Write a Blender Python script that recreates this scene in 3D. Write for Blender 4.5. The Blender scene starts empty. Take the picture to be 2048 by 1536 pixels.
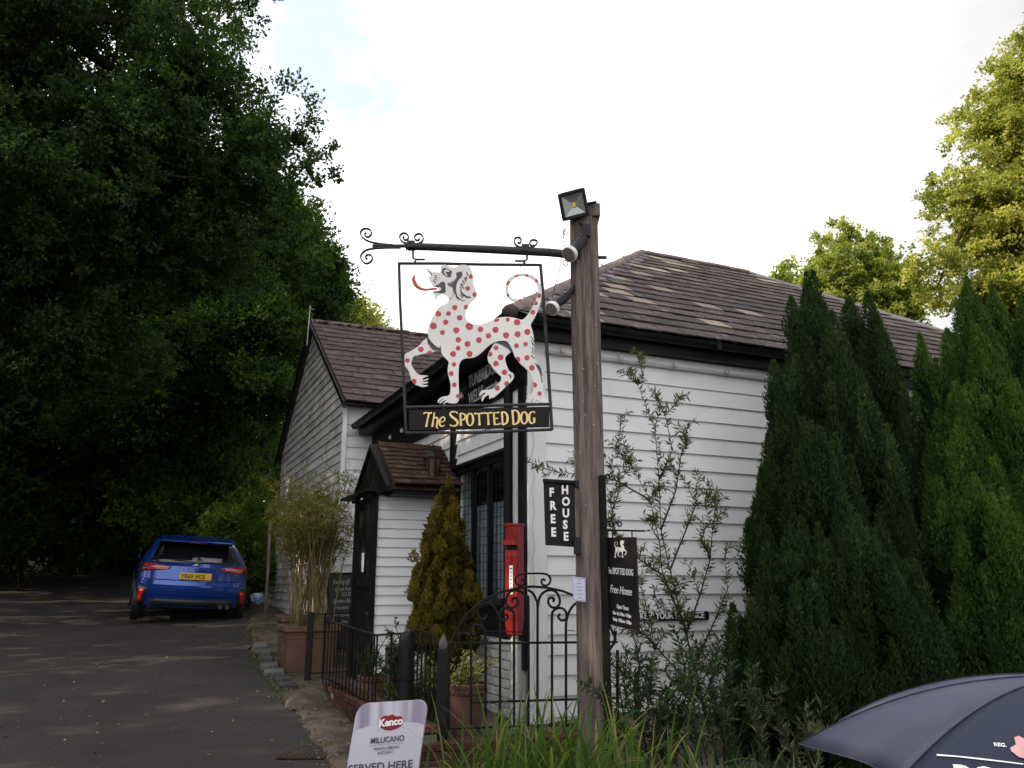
import bpy, math, random
import numpy as np
from mathutils import Vector, Matrix
from mathutils.geometry import tessellate_polygon
R=math.radians; PI=math.pi
random.seed(7); rng=np.random.default_rng(7)
SC=bpy.context.scene; COL=SC.collection

# ---------------------------------------------------------------- camera
H=1.6; TH=R(13.7); CT,ST=math.cos(TH),math.sin(TH); F=1640.0
cd=bpy.data.cameras.new('camera'); cam=bpy.data.objects.new('camera',cd); COL.objects.link(cam)
cam.location=(0,0,H); cam.rotation_euler=(R(90)+TH,0,0)
cd.sensor_width=36; cd.lens=F/2048*36; cd.clip_start=.05; cd.clip_end=2000
SC.camera=cam
# ---------------------------------------------------------------- sun, sky, exposure
SUN_DIR=Vector((-1,-.30,0)).normalized(); SUN_EL=R(27)
sd=Vector((SUN_DIR.x*math.cos(SUN_EL),SUN_DIR.y*math.cos(SUN_EL),math.sin(SUN_EL)))
sl=bpy.data.lights.new('sun','SUN'); sl.energy=5.0; sl.angle=R(.5); sl.color=(1,.84,.60)
so=bpy.data.objects.new('sun',sl); COL.objects.link(so); so.rotation_euler=sd.to_track_quat('Z','Y').to_euler()
W=bpy.data.worlds.new('World'); SC.world=W; W.use_nodes=True
nt=W.node_tree; nt.nodes.clear(); N=nt.nodes.new; Lk=nt.links.new
out=N('ShaderNodeOutputWorld'); bg=N('ShaderNodeBackground'); bg.inputs[1].default_value=.1
sky=N('ShaderNodeTexSky'); sky.sky_type='NISHITA'; sky.sun_disc=False
sky.sun_elevation=SUN_EL; sky.sun_rotation=math.atan2(SUN_DIR.x,SUN_DIR.y)
tc=N('ShaderNodeTexCoord')
def mp(loc,sc):
    m=N('ShaderNodeMapping'); m.inputs[1].default_value=loc; m.inputs[3].default_value=sc; Lk(tc.outputs[0],m.inputs[0]); return m
def noi(m,scale,det=6,rough=.55):
    n=N('ShaderNodeTexNoise'); n.inputs['Scale'].default_value=scale; n.inputs['Detail'].default_value=det; n.inputs['Roughness'].default_value=rough
    Lk(m.outputs[0],n.inputs[0]); return n
def mr(src,a,b,c,d):
    m=N('ShaderNodeMapRange'); m.inputs[1].default_value=a; m.inputs[2].default_value=b; m.inputs[3].default_value=c; m.inputs[4].default_value=d
    m.interpolation_type='SMOOTHSTEP'; Lk(src,m.inputs[0]); return m
def mth(op,a,b=None,v=None):
    m=N('ShaderNodeMath'); m.operation=op; Lk(a,m.inputs[0])
    if b is not None: Lk(b,m.inputs[1])
    if v is not None: m.inputs[1].default_value=v
    return m
# a clear opening in the cloud cover up to the left, cloud elsewhere
dv=Vector((-.27,.869,.70)).normalized()
dot=N('ShaderNodeVectorMath'); dot.operation='DOT_PRODUCT'; Lk(tc.outputs[0],dot.inputs[0]); dot.inputs[1].default_value=dv
n1=noi(mp((.3,.1,.2),(1,1,1.6)),3.2,8,.6)
nz=mr(n1.outputs[0],.3,.7,-.022,.022)
s1=mth('ADD',dot.outputs['Value'],nz.outputs[0])
hole=mr(s1.outputs[0],.970,1.0,0,.80)
cover=mth('SUBTRACT',hole.outputs[0],v=1.0); cover2=mth('MULTIPLY',cover.outputs[0],v=-1.0)
n2=noi(mp((2,5,1),(1,1,2.2)),2.0,5,.55)
gx=N('ShaderNodeSeparateXYZ'); Lk(tc.outputs[0],gx.inputs[0])
br0=mr(n2.outputs[0],.35,.68,.0,.75)
brx=mr(gx.outputs[0],.22,.62,.62,-.1)
brs=mth('ADD',br0.outputs[0],brx.outputs[0])
br=mr(brs.outputs[0],0,1,6.9,15.5)
cl=N('ShaderNodeMix'); cl.data_type='RGBA'; cl.blend_type='MULTIPLY'; cl.inputs[0].default_value=1
cl.inputs[6].default_value=(1,.985,.99,1)
cc=N('ShaderNodeCombineXYZ')
for i in range(3): Lk(br.outputs[0],cc.inputs[i])
Lk(cc.outputs[0],cl.inputs[7])
skb=N('ShaderNodeMix'); skb.data_type='RGBA'; skb.inputs[0].default_value=.62; skb.inputs[7].default_value=(7.0,9.0,11.6,1); Lk(sky.outputs[0],skb.inputs[6])
mx=N('ShaderNodeMix'); mx.data_type='RGBA'; Lk(cover2.outputs[0],mx.inputs[0]); Lk(skb.outputs[2],mx.inputs[6]); Lk(cl.outputs[2],mx.inputs[7])
Lk(mx.outputs[2],bg.inputs[0]); Lk(bg.outputs[0],out.inputs[0])
SC.view_settings.view_transform='Standard'; SC.view_settings.look='None'; SC.view_settings.exposure=0.34; SC.view_settings.gamma=1
SC.view_settings.use_curve_mapping=False

# ---------------------------------------------------------------- geometry helpers
def ray(px,py):
    xc=(px-1024)/F; yc=(768-py)/F; return xc,CT-yc*ST,ST+yc*CT
def at(px,py,Y):
    x,y,z=ray(px,py); return Vector((x/y*Y,Y,H+z/y*Y))
def zt(x,y): return .064*max(-12,min(y,62))
def G(px,py,dz=0):
    x,y,z=ray(px,py); t=(H-dz)/(.064*y-z); return Vector((x*t,y*t,zt(0,y*t)+dz))
AU=R(24); U=Vector((math.cos(AU),math.sin(AU),0)); V=Vector((-U.y,U.x,0)); ZZ=Vector((0,0,1)); CC=Vector((.145,7.2,0))
def B(p,q,z): return CC+U*p+V*q+ZZ*z

def mesh(name,v,f,mat=None,parent=None,smooth=False,mats=None,fm=None):
    me=bpy.data.meshes.new(name); me.from_pydata([tuple(a) for a in v],[],f)
    for m in (mats or ([mat] if mat else [])): me.materials.append(m)
    if fm: me.polygons.foreach_set('material_index',fm)
    if smooth: me.polygons.foreach_set('use_smooth',[True]*len(me.polygons))
    me.update()
    o=bpy.data.objects.new(name,me); COL.objects.link(o)
    if parent: o.parent=parent
    return o
def tag(o,label=None,cat=None,group=None,kind=None):
    if label: o['label']=label
    if cat: o['category']=cat
    if group: o['group']=group
    if kind: o['kind']=kind
    return o
def thing(name,label,cat,group=None,loc=(0,0,0)):
    o=bpy.data.objects.new(name,None); o.empty_display_size=.1; COL.objects.link(o)
    o.location=loc
    PINV[o.name]=Matrix.Translation(-Vector(loc))
    return tag(o,label,cat,group)
PINV={}
class MB:
    """collects shapes into one mesh; world coordinates"""
    def __init__(s): s.v=[]; s.f=[]
    def add(s,v,f):
        b=len(s.v); s.v+= [Vector(a) for a in v]; s.f+=[tuple(i+b for i in q) for q in f]; return s
    def box(s,o,a,b,c):
        """o corner, a b c edge vectors"""
        o,a,b,c=map(Vector,(o,a,b,c))
        v=[o,o+a,o+a+b,o+b,o+c,o+a+c,o+a+b+c,o+b+c]
        f=[(0,3,2,1),(4,5,6,7),(0,1,5,4),(1,2,6,5),(2,3,7,6),(3,0,4,7)]
        if a.cross(b).dot(c)<0: f=[q[::-1] for q in f]
        return s.add(v,f)
    def cbox(s,c,a,b,h):
        c,a,b,h=map(Vector,(c,a,b,h)); return s.box(c-a-b-h,a*2,b*2,h*2)
    def tube(s,pts,r,n=8,cap=True,up=None):
        pts=[Vector(p) for p in pts]; m=len(pts)
        rr=r if isinstance(r,(list,tuple)) else [r]*m
        base=len(s.v); u=None
        for i,p in enumerate(pts):
            t=(pts[min(i+1,m-1)]-pts[max(i-1,0)])
            if t.length<1e-9: t=Vector((0,0,1))
            t.normalize()
            if u is None:
                u=t.orthogonal().normalized() if up is None else (Vector(up)-t*t.dot(Vector(up))).normalized()
            else:
                u=(u-t*t.dot(u)); u=u.normalized() if u.length>1e-6 else t.orthogonal().normalized()
            w=t.cross(u)
            for k in range(n):
                a=2*PI*k/n; s.v.append(p+(u*math.cos(a)+w*math.sin(a))*rr[i])
        for i in range(m-1):
            for k in range(n):
                a=base+i*n+k; b=base+i*n+(k+1)%n; s.f.append((a,b,b+n,a+n))
        if cap:
            s.f.append(tuple(base+k for k in range(n))[::-1]); s.f.append(tuple(base+(m-1)*n+k for k in range(n)))
        return s
    def lathe(s,prof,c=(0,0,0),n=24,axis=None):
        """prof list (r,z)"""
        c=Vector(c); ax=Vector(axis).normalized() if axis else ZZ
        u=ax.orthogonal().normalized(); w=ax.cross(u); base=len(s.v)
        for r,z in prof:
            for k in range(n):
                a=2*PI*k/n; s.v.append(c+ax*z+(u*math.cos(a)+w*math.sin(a))*max(r,1e-4))
        for i in range(len(prof)-1):
            for k in range(n):
                a=base+i*n+k; b=base+i*n+(k+1)%n; s.f.append((a,b,b+n,a+n))
        s.f.append(tuple(base+k for k in range(n))[::-1]); s.f.append(tuple(base+(len(prof)-1)*n+k for k in range(n)))
        return s
    def prism(s,poly,d):
        """poly: list of 3D points (planar), extruded by vector d; concave ok"""
        poly=[Vector(p) for p in poly]; d=Vector(d); n=len(poly); b=len(s.v)
        s.v+=poly+[p+d for p in poly]
        for t in tessellate_polygon([poly]):
            s.f.append(tuple(b+i for i in t)); s.f.append(tuple(b+n+i for i in t)[::-1])
        for i in range(n):
            j=(i+1)%n; s.f.append((b+i,b+j,b+n+j,b+n+i))
        return s
    def build(s,name,mat,parent=None,smooth=False,bevel=0,fix=True,raw=False):
        off=Vector((0,0,0))
        if parent is not None and not raw:
            p=parent
            while p is not None: off+=p.location; p=p.parent
        vs=[a-off for a in s.v]
        o=mesh(name,vs,s.f,mat,parent,smooth)
        if fix:
            import bmesh
            bm=bmesh.new(); bm.from_mesh(o.data); bmesh.ops.recalc_face_normals(bm,faces=bm.faces)
            if bevel:
                bmesh.ops.bevel(bm,geom=[e for e in bm.edges if len(e.link_faces)==2 and e.calc_face_angle(0)>.6],offset=bevel,segments=1,affect='EDGES',clamp_overlap=True)
            bm.to_mesh(o.data); bm.free()
        if smooth:
            try: o.data.set_sharp_from_angle(angle=R(40))
            except Exception: pass
        return o
def child(src,parent,name,mat4):
    """copy of a piece sharing its mesh"""
    o=src.copy(); o.name=name; COL.objects.link(o); o.parent=parent; o.matrix_local=mat4; return o
def chain(p):
    off=Vector((0,0,0))
    while p is not None: off=off+p.location; p=p.parent
    return off
def basis(o,x,y,z):
    m=Matrix.Identity(4)
    for i in range(3): m[i][0]=x[i]; m[i][1]=y[i]; m[i][2]=z[i]; m[i][3]=o[i]
    return m
def spiral(c,r0,r1,a0,a1,ex,ey,n=16):
    c=Vector(c); return [c+(ex*math.cos(a)+ey*math.sin(a))*r for a,r in [(a0+(a1-a0)*i/n, r0+(r1-r0)*i/n) for i in range(n+1)]]

def text(s,size,o,ex,ey,mat,name,parent,xs=1,bold=0,shear=0,align='LEFT',ext=.0012,sp=1,fn=None):
    cu=bpy.data.curves.new('t','FONT'); cu.body=s; cu.size=size; cu.offset=bold; cu.extrude=ext; cu.shear=shear; cu.align_x=align
    cu.space_character=sp; cu.resolution_u=3
    ob=bpy.data.objects.new('t',cu)
    me=bpy.data.meshes.new_from_object(ob); bpy.data.objects.remove(ob)
    ex=Vector(ex).normalized(); ey=Vector(ey).normalized(); ez=ex.cross(ey); o=Vector(o)
    off=Vector((0,0,0)); p=parent
    while p is not None: off+=p.location; p=p.parent
    for v in me.vertices:
        c=v.co
        v.co=(fn(c.x*xs,c.y,c.z) if fn else o+ex*(c.x*xs)+ey*c.y+ez*(c.z+ext))-off
    me.materials.clear(); me.materials.append(mat); me.update()
    q=bpy.data.objects.new(name,me); COL.objects.link(q)
    if parent: q.parent=parent
    return q

# ---------------------------------------------------------------- materials
def mat(name,c1,c2=None,rough=.6,scale=4,spec=.5,metal=0,bump=0,bscale=30,rand=0,stretch=(1,1,1),c3=None,s3=1.5,t3=(.55,.7),coat=0,det=5,trans=0,lo=.35,hi=.65,tone=None,rvar=0):
    m=bpy.data.materials.new(name); m.use_nodes=True; t=m.node_tree; n=t.nodes; l=t.links
    b=n['Principled BSDF']; b.inputs['Roughness'].default_value=rough; b.inputs['Metallic'].default_value=metal
    b.inputs['Specular IOR Level'].default_value=spec; b.inputs['Coat Weight'].default_value=coat
    c1=(*c1,1); c2=(*c2,1) if c2 else c1
    tcn=n.new('ShaderNodeTexCoord'); mpn=n.new('ShaderNodeMapping'); mpn.inputs[3].default_value=stretch; l.new(tcn.outputs['Object'],mpn.inputs[0])
    oi=n.new('ShaderNodeObjectInfo')
    vm=n.new('ShaderNodeVectorMath'); vm.operation='ADD'; l.new(mpn.outputs[0],vm.inputs[0])
    sc=n.new('ShaderNodeVectorMath'); sc.operation='SCALE'; sc.inputs[0].default_value=(37,21,13); l.new(oi.outputs['Random'],sc.inputs['Scale']); l.new(sc.outputs[0],vm.inputs[1])
    no=n.new('ShaderNodeTexNoise'); no.inputs['Scale'].default_value=scale; no.inputs['Detail'].default_value=det; no.inputs['Roughness'].default_value=.6
    l.new(vm.outputs[0],no.inputs[0])
    rm=n.new('ShaderNodeMapRange'); rm.inputs[1].default_value=lo; rm.inputs[2].default_value=hi; l.new(no.outputs[0],rm.inputs[0])
    mxn=n.new('ShaderNodeMix'); mxn.data_type='RGBA'; mxn.inputs[6].default_value=c1; mxn.inputs[7].default_value=c2; l.new(rm.outputs[0],mxn.inputs[0])
    col=mxn.outputs[2]
    if tone:
        at_=n.new('ShaderNodeAttribute'); at_.attribute_name='tone'
        cr=n.new('ShaderNodeValToRGB'); cr.color_ramp.elements[0].color=(*tone[0],1); cr.color_ramp.elements[1].color=(*tone[-1],1)
        for i,tc_ in enumerate(tone[1:-1]):
            e=cr.color_ramp.elements.new((i+1)/(len(tone)-1)); e.color=(*tc_,1)
        l.new(at_.outputs['Fac'],cr.inputs[0]); col=cr.outputs[0]
    if c3:
        n3=n.new('ShaderNodeTexNoise'); n3.inputs['Scale'].default_value=s3; n3.inputs['Detail'].default_value=8; n3.inputs['Roughness'].default_value=.65; l.new(vm.outputs[0],n3.inputs[0])
        r3=n.new('ShaderNodeMapRange'); r3.inputs[1].default_value=t3[0]; r3.inputs[2].default_value=t3[1]; l.new(n3.outputs[0],r3.inputs[0])
        m3=n.new('ShaderNodeMix'); m3.data_type='RGBA'; m3.inputs[7].default_value=(*c3,1); l.new(col,m3.inputs[6]); l.new(r3.outputs[0],m3.inputs[0]); col=m3.outputs[2]
    if rand:
        hs=n.new('ShaderNodeHueSaturation'); rr=n.new('ShaderNodeMapRange'); rr.inputs[3].default_value=1-rand; rr.inputs[4].default_value=1+rand
        l.new(oi.outputs['Random'],rr.inputs[0]); l.new(rr.outputs[0],hs.inputs['Value']); l.new(col,hs.inputs['Color']); col=hs.outputs[0]
    l.new(col,b.inputs['Base Color'])
    if rvar:
        rv=n.new('ShaderNodeMapRange'); rv.inputs[1].default_value=.3; rv.inputs[2].default_value=.7; rv.inputs[3].default_value=rough-rvar; rv.inputs[4].default_value=rough+rvar
        l.new(no.outputs[0],rv.inputs[0]); l.new(rv.outputs[0],b.inputs['Roughness'])
    if bump:
        nb=n.new('ShaderNodeTexNoise'); nb.inputs['Scale'].default_value=bscale; nb.inputs['Detail'].default_value=6; l.new(vm.outputs[0],nb.inputs[0])
        bn=n.new('ShaderNodeBump'); bn.inputs['Strength'].default_value=bump; bn.inputs['Distance'].default_value=.02; l.new(nb.outputs[0],bn.inputs['Height']); l.new(bn.outputs[0],b.inputs['Normal'])
    if trans:
        tr=n.new('ShaderNodeBsdfTranslucent'); ms=n.new('ShaderNodeMixShader'); ms.inputs[0].default_value=trans
        g=n.new('ShaderNodeMix'); g.data_type='RGBA'; g.blend_type='MULTIPLY'; g.inputs[0].default_value=1; g.inputs[7].default_value=(2.3,2.5,.9,1); l.new(col,g.inputs[6])
        l.new(g.outputs[2],tr.inputs[0]); l.new(b.outputs[0],ms.inputs[1]); l.new(tr.outputs[0],ms.inputs[2]); l.new(ms.outputs[0],n['Material Output'].inputs[0])
    return m
def glass(name,tint=(.9,.95,.95),refl=.08):
    m=bpy.data.materials.new(name); m.use_nodes=True; t=m.node_tree; n=t.nodes; l=t.links; n.remove(n['Principled BSDF'])
    tr=n.new('ShaderNodeBsdfTransparent'); tr.inputs[0].default_value=(*tint,1); gl=n.new('ShaderNodeBsdfGlossy'); gl.inputs[1].default_value=.03
    lw=n.new('ShaderNodeLayerWeight'); lw.inputs[0].default_value=.5; pw=n.new('ShaderNodeMath'); pw.operation='POWER'; l.new(lw.outputs['Facing'],pw.inputs[0]); pw.inputs[1].default_value=5
    fr=n.new('ShaderNodeMath'); fr.operation='MULTIPLY_ADD'; l.new(pw.outputs[0],fr.inputs[0]); fr.inputs[1].default_value=.9; fr.inputs[2].default_value=.04; ms=n.new('ShaderNodeMixShader')
    l.new(fr.outputs[0],ms.inputs[0]); l.new(tr.outputs[0],ms.inputs[1]); l.new(gl.outputs[0],ms.inputs[2]); l.new(ms.outputs[0],n['Material Output'].inputs[0]); return m
M={}
M['white']=mat('white_paint',(.80,.81,.83),(.75,.76,.78),.5,3,spec=.3,bump=.04,bscale=14,rand=.02,c3=(.55,.545,.50),s3=1.1,t3=(.60,.88))
M['white_dirty']=mat('weathered_white_paint',(.74,.75,.77),(.64,.65,.66),.6,3,spec=.25,bump=.12,bscale=14,rand=.05,c3=(.3,.28,.24),s3=1.4,t3=(.55,.8))
M['grey_board']=mat('weathered_grey_board',(.60,.60,.60),(.44,.44,.43),.7,3,bump=.3,bscale=16,rand=.1,c3=(.16,.15,.13),s3=2,t3=(.5,.75))
M['black']=mat('black_gloss_paint',(.007,.007,.009),(.012,.012,.014),.45,5,spec=.14,bump=.1,bscale=20,rvar=.1)
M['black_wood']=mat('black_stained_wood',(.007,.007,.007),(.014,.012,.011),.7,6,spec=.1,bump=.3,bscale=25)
M['iron']=mat('black_iron',(.008,.008,.009),(.014,.013,.014),.5,20,spec=.15,bump=.2,bscale=60,c3=(.05,.025,.015),s3=14,t3=(.68,.8))
M['bracket']=mat('bracket_iron',(.026,.023,.025),(.045,.040,.042),.6,20,spec=.3,bump=.2,bscale=60)
M['slate']=mat('roof_slate',(.070,.055,.054),(.040,.033,.033),.9,5,spec=.2,bump=.5,bscale=22,rand=.32,c3=(.20,.18,.16),s3=8,t3=(.57,.72))
M['slate_pale']=mat('tan_roof_slate',(.215,.17,.13),(.15,.115,.09),.8,5,bump=.4,bscale=22,rand=.2,c3=(.3,.28,.25),s3=4,t3=(.55,.7))
M['slate2']=mat('brown_roof_slate',(.085,.064,.060),(.050,.038,.037),.9,5,spec=.2,bump=.5,bscale=22,rand=.22,c3=(.20,.17,.15),s3=3.2,t3=(.66,.78))
M['tile']=mat('clay_tile',(.080,.043,.034),(.040,.027,.023),.9,7,spec=.15,bump=.5,bscale=30,rand=.35,c3=(.10,.10,.055),s3=5,t3=(.6,.75))
M['lead']=mat('lead_flashing',(.085,.085,.10),(.14,.14,.16),.65,6,spec=.3,bump=.3,bscale=12)
M['ridge']=mat('ridge_tile',(.16,.115,.10),(.09,.07,.065),.8,8,bump=.4,rand=.2)
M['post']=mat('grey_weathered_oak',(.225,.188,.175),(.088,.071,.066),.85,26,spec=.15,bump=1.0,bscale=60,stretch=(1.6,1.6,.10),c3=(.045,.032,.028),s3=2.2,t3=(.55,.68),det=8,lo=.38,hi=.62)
M['dogwhite']=mat('sign_white_paint',(.76,.75,.74),(.70,.69,.67),.45,3,bump=.1)
M['dogred']=mat('sign_red_paint',(.42,.03,.05),(.50,.045,.06),.45,8)
M['doggrey']=mat('sign_charcoal_paint',(.045,.042,.05),(.07,.065,.075),.5,8)
M['gold']=mat('gilt_lettering',(.86,.60,.20),(.92,.70,.30),.4,10)
M['signblack']=mat('sign_black_board',(.012,.010,.011),(.018,.015,.016),.6,3,spec=.15,bump=.1)
M['lamp_metal']=mat('lamp_dark_metal',(.016,.016,.02),None,.5,spec=.2)
M['reflector']=mat('lamp_reflector',(.30,.33,.32),(.42,.45,.45),.25,3,metal=.7)
M['led']=mat('yellow_led',(.8,.5,.05),None,.5)
M['pale_metal']=mat('pale_cable',(.5,.5,.5),None,.5)
M['lens']=mat('frosted_lamp_lens',(.15,.135,.12),(.20,.18,.16),.4)
M['rim']=mat('white_lamp_rim',(.7,.7,.7),None,.4)
M['red']=mat('red_enamel',(.235,.006,.008),(.19,.005,.006),.4,4,spec=.3)
M['paper']=mat('laminated_paper',(.55,.56,.74),(.52,.53,.70),.25,3)
M['ink']=mat('blue_black_ink',(.05,.05,.12),None,.5)
M['print_white']=mat('white_print',(.82,.82,.82),None,.5)
M['chalk']=mat('chalk_mark',(.6,.6,.58),(.35,.35,.34),.9,60)
M['chalkboard']=mat('chalkboard',(.012,.013,.014),(.025,.026,.028),.6,3)
M['terra']=mat('terracotta',(.14,.066,.047),(.095,.048,.036),.8,4,bump=.3,c3=(.32,.25,.19),s3=3,t3=(.58,.75))
M['brick']=mat('red_brick',(.095,.036,.027),(.050,.024,.020),.9,9,spec=.2,bump=.6,bscale=40,rand=.3,c3=(.06,.055,.035),s3=5,t3=(.55,.7))
M['wbrick']=mat('painted_brick',(.62,.62,.62),(.52,.52,.51),.6,6,bump=.6,bscale=30,rand=.06,c3=(.3,.28,.25),s3=3,t3=(.62,.8))
M['mortar']=mat('mortar',(.14,.12,.10),(.09,.08,.07),.9,8,bump=.4)
M['wmortar']=mat('painted_mortar',(.5,.5,.5),(.4,.4,.4),.7,8,bump=.4)
M['pale_sheet']=mat('pale_window_sheet',(.34,.37,.44),(.26,.28,.34),.8,2)
M['glass']=glass('window_glass')
M['interior']=mat('dark_room',(.02,.02,.02),None,.9)
M['bulb']=mat('clear_bulb',(.5,.5,.47),(.35,.35,.33),.15,20)
M['asphalt']=mat('asphalt',(.066,.060,.060),(.040,.037,.038),.95,.55,spec=.12,bump=.9,bscale=120,c3=(.13,.12,.11),s3=70,t3=(.62,.72),det=10,lo=.36,hi=.64)
M['soil']=mat('earth_and_litter',(.038,.028,.017),(.022,.020,.012),.95,2,bump=.9,bscale=25,c3=(.05,.06,.02),s3=1.2,t3=(.5,.7))
M['pave']=mat('worn_concrete',(.135,.115,.095),(.070,.062,.050),.95,3,spec=.1,bump=.8,bscale=30,c3=(.045,.04,.03),s3=2.5,t3=(.48,.62))
M['stone']=mat('kerb_stone',(.115,.12,.12),(.06,.06,.06),.9,6,spec=.2,bump=.6,rand=.35)
M['bark']=mat('bark',(.035,.030,.024),(.018,.016,.013),.95,7,spec=.1,bump=1,bscale=14,stretch=(1,1,.3))
def leafmat(name,tones,trans=.45,rough=.55,spec=.15): return mat(name,tones[0],None,rough,tone=tones,trans=trans,spec=spec)
M['oak']=leafmat('oak_leaf',[(.014,.028,.011),(.025,.050,.016),(.042,.078,.022),(.072,.108,.028)],.30)
M['maple']=leafmat('maple_leaf',[(.011,.025,.006),(.021,.044,.009),(.036,.068,.012),(.070,.105,.016)],.34)
M['lime']=leafmat('lime_leaf',[(.085,.115,.022),(.18,.20,.045),(.32,.31,.10),(.46,.42,.19)],.4)
M['poplar']=leafmat('poplar_leaf',[(.08,.115,.025),(.15,.185,.045),(.25,.27,.08),(.38,.37,.15)],.4)
M['hedge']=leafmat('shrub_leaf',[(.02,.045,.01),(.045,.085,.015),(.08,.12,.02),(.13,.17,.03)],.4)
M['thuja']=leafmat('cypress_spray',[(.012,.024,.011),(.024,.044,.016),(.052,.082,.026),(.14,.165,.055)],.22,.7,.1)
M['thuja2']=leafmat('bright_cypress_spray',[(.014,.032,.011),(.034,.066,.016),(.072,.118,.026),(.16,.21,.05)],.25,.7,.1)
M['golden']=leafmat('golden_conifer_spray',[(.050,.045,.012),(.105,.090,.014),(.19,.145,.018),(.33,.23,.03)],.25,.6,.2)
M['bamboo']=leafmat('bamboo_leaf',[(.045,.050,.014),(.085,.088,.022),(.13,.125,.035),(.23,.20,.07)],.4)
M['cane']=mat('bamboo_cane',(.20,.16,.06),(.13,.11,.04),.5,8,rand=.2)
M['olive']=leafmat('olive_leaf',[(.032,.042,.022),(.060,.072,.038),(.10,.115,.062),(.19,.21,.115)],.22)
M['blade']=leafmat('grass_blade',[(.018,.038,.009),(.036,.072,.015),(.066,.115,.022),(.24,.20,.08)],.32)
M['varieg']=leafmat('variegated_leaf',[(.05,.09,.02),(.15,.18,.04),(.40,.38,.16),(.5,.48,.24)],.35)
M['darkleaf']=leafmat('glossy_dark_leaf',[(.010,.024,.010),(.018,.040,.014),(.030,.060,.020),(.05,.085,.03)],.2,.6,.15)
M['litter']=mat('dry_leaf',(.16,.10,.045),(.25,.19,.10),.8,30,tone=[(.05,.035,.02),(.14,.08,.035),(.30,.22,.11)])
# ---------------------------------------------------------------- ground
def sheet(name,xs,ys,mat_,dz=0,fn=None,inside=None,parent=None):
    v=[];f=[];idx={}
    for j,y in enumerate(ys):
        for i,x in enumerate(xs):
            v.append((x,y,zt(x,y)+dz+(fn(x,y) if fn else 0)))
    n=len(xs)
    for j in range(len(ys)-1):
        for i in range(n-1): f.append((j*n+i,j*n+i+1,j*n+i+1+n,j*n+i+n))
    return mesh(name,v,f,mat_,parent,smooth=True)
def lerp(a,b,t): return a+(b-a)*t
RE=[G(p,q) for p,q in [(486,1190),(497,1225),(503,1290),(528,1350),(573,1400),(608,1450),(657,1536)]]
def road_edge(y):
    """x of the right road edge at depth y"""
    pts=[(p.y,p.x) for p in RE][::-1]
    if y<=pts[0][0]: return pts[0][1]+ (pts[0][0]-y)*.10
    for (a,b),(c,d) in zip(pts,pts[1:]):
        if y<=c: return lerp(b,d,(y-a)/(c-a))
    y0,x0=pts[-1]; return x0-(y-y0)*.62
def road_left(y): return -9.2-.62*max(0,y-16)-.15*max(0,y-6)
def bump2(x,y): return .02*math.sin(x*1.7+y*.6)+.012*math.sin(x*4.1-y*2.3)
def gfn(x,y):
    # a wooded bank rises to the left of the lane; elsewhere the soil lies just under the paving
    e=road_left(y)-x
    b=min(2.2,max(0,e-.1)*.42)
    e2=x-road_edge(y)
    b2=min(1.0,max(0,e2-1.2)*.3) if y>19 else 0
    return b+b2-.05+bump2(x,y)*.5
xs=[-400,-200,-100,-60]+[-45+i*.75 for i in range(94)]+[40,70,120,250,400]
ys=[-150,-60,-30,-15]+[-8+i*.75 for i in range(94)]+[70,90,140,250,500]
tag(sheet('ground',xs,ys,M['soil'],0,gfn),kind='structure')
# lane
v=[];f=[];ys=[-8+i*.5 for i in range(130)]; K=25
for y in ys:
    a=road_left(y); b=road_edge(y)
    for k in range(K):
        t=k/(K-1); x=lerp(a,b,t); v.append((x+(.05*math.sin(y*2.1)+.04*math.sin(y*5.3) if k==K-1 else 0),y,zt(x,y)+.012*math.sin(x*.9+y*.35)+.006))
for j in range(len(ys)-1):
    for k in range(K-1): f.append((j*K+k,j*K+k+1,j*K+k+1+K,j*K+k+K))
tag(mesh('road',v,f,M['asphalt'],None,True),kind='structure')
# worn concrete verge between lane and pub
v=[];f=[];ys=[-4+i*.25 for i in range(90)]
for y in ys:
    a=road_edge(y)-.10
    for k in range(12):
        x=a+ (k/11)**1.3*3.2
        v.append((x+(.06*math.sin(y*3.3+1) if k==0 else 0),y,zt(x,y)+(-.03 if k==0 else .028+.012*math.sin(x*5+y*3)+.01*math.sin(y*9-x*7))))
for j in range(len(ys)-1):
    for k in range(11): f.append((j*12+k,j*12+k+1,j*12+k+13,j*12+k+12))
tag(mesh('pavement',v,f,M['pave'],None,True),kind='structure')
pavement=bpy.data.objects['pavement']
# kerb stones let into the verge edge
kb=MB(); kb.box((-.16,-.09,-.05),(.32,0,0),(0,.18,0),(0,0,.09)); k0=kb.build('kerb_stone',M['stone'],pavement,bevel=.015,raw=True)
first=True
for i,(px,py) in enumerate([(508,1300),(513,1312),(519,1325),(527,1338),(536,1352),(549,1366),(562,1380)]):
    g=G(px+12,py); m=Matrix.Translation(g+Vector((0,0,.03)))@Matrix.Rotation(R(112+random.uniform(-9,9)),4,'Z')@Matrix.Rotation(R(random.uniform(-3,3)),4,'X')
    if first: k0.matrix_local=m; first=False
    else: child(k0,pavement,'kerb_stone',m@Matrix.Diagonal((random.uniform(.7,1.1),random.uniform(.8,1.25),1,1)))
# rounded concrete lump at the foot of the low wall
lump=MB()
pr=[(.24,0),(.23,.04),(.18,.085),(.11,.105),(.05,.115),(0,.117)]
c=G(622,1405); lump.lathe(pr,c,14)
for q in lump.v: q.x=c.x+(q.x-c.x)*(1.0+.12*math.sin(q.y*17)); q.y=c.y+(q.y-c.y)*1.9
lump.build('concrete_hump',M['pave'],pavement,True)

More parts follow.
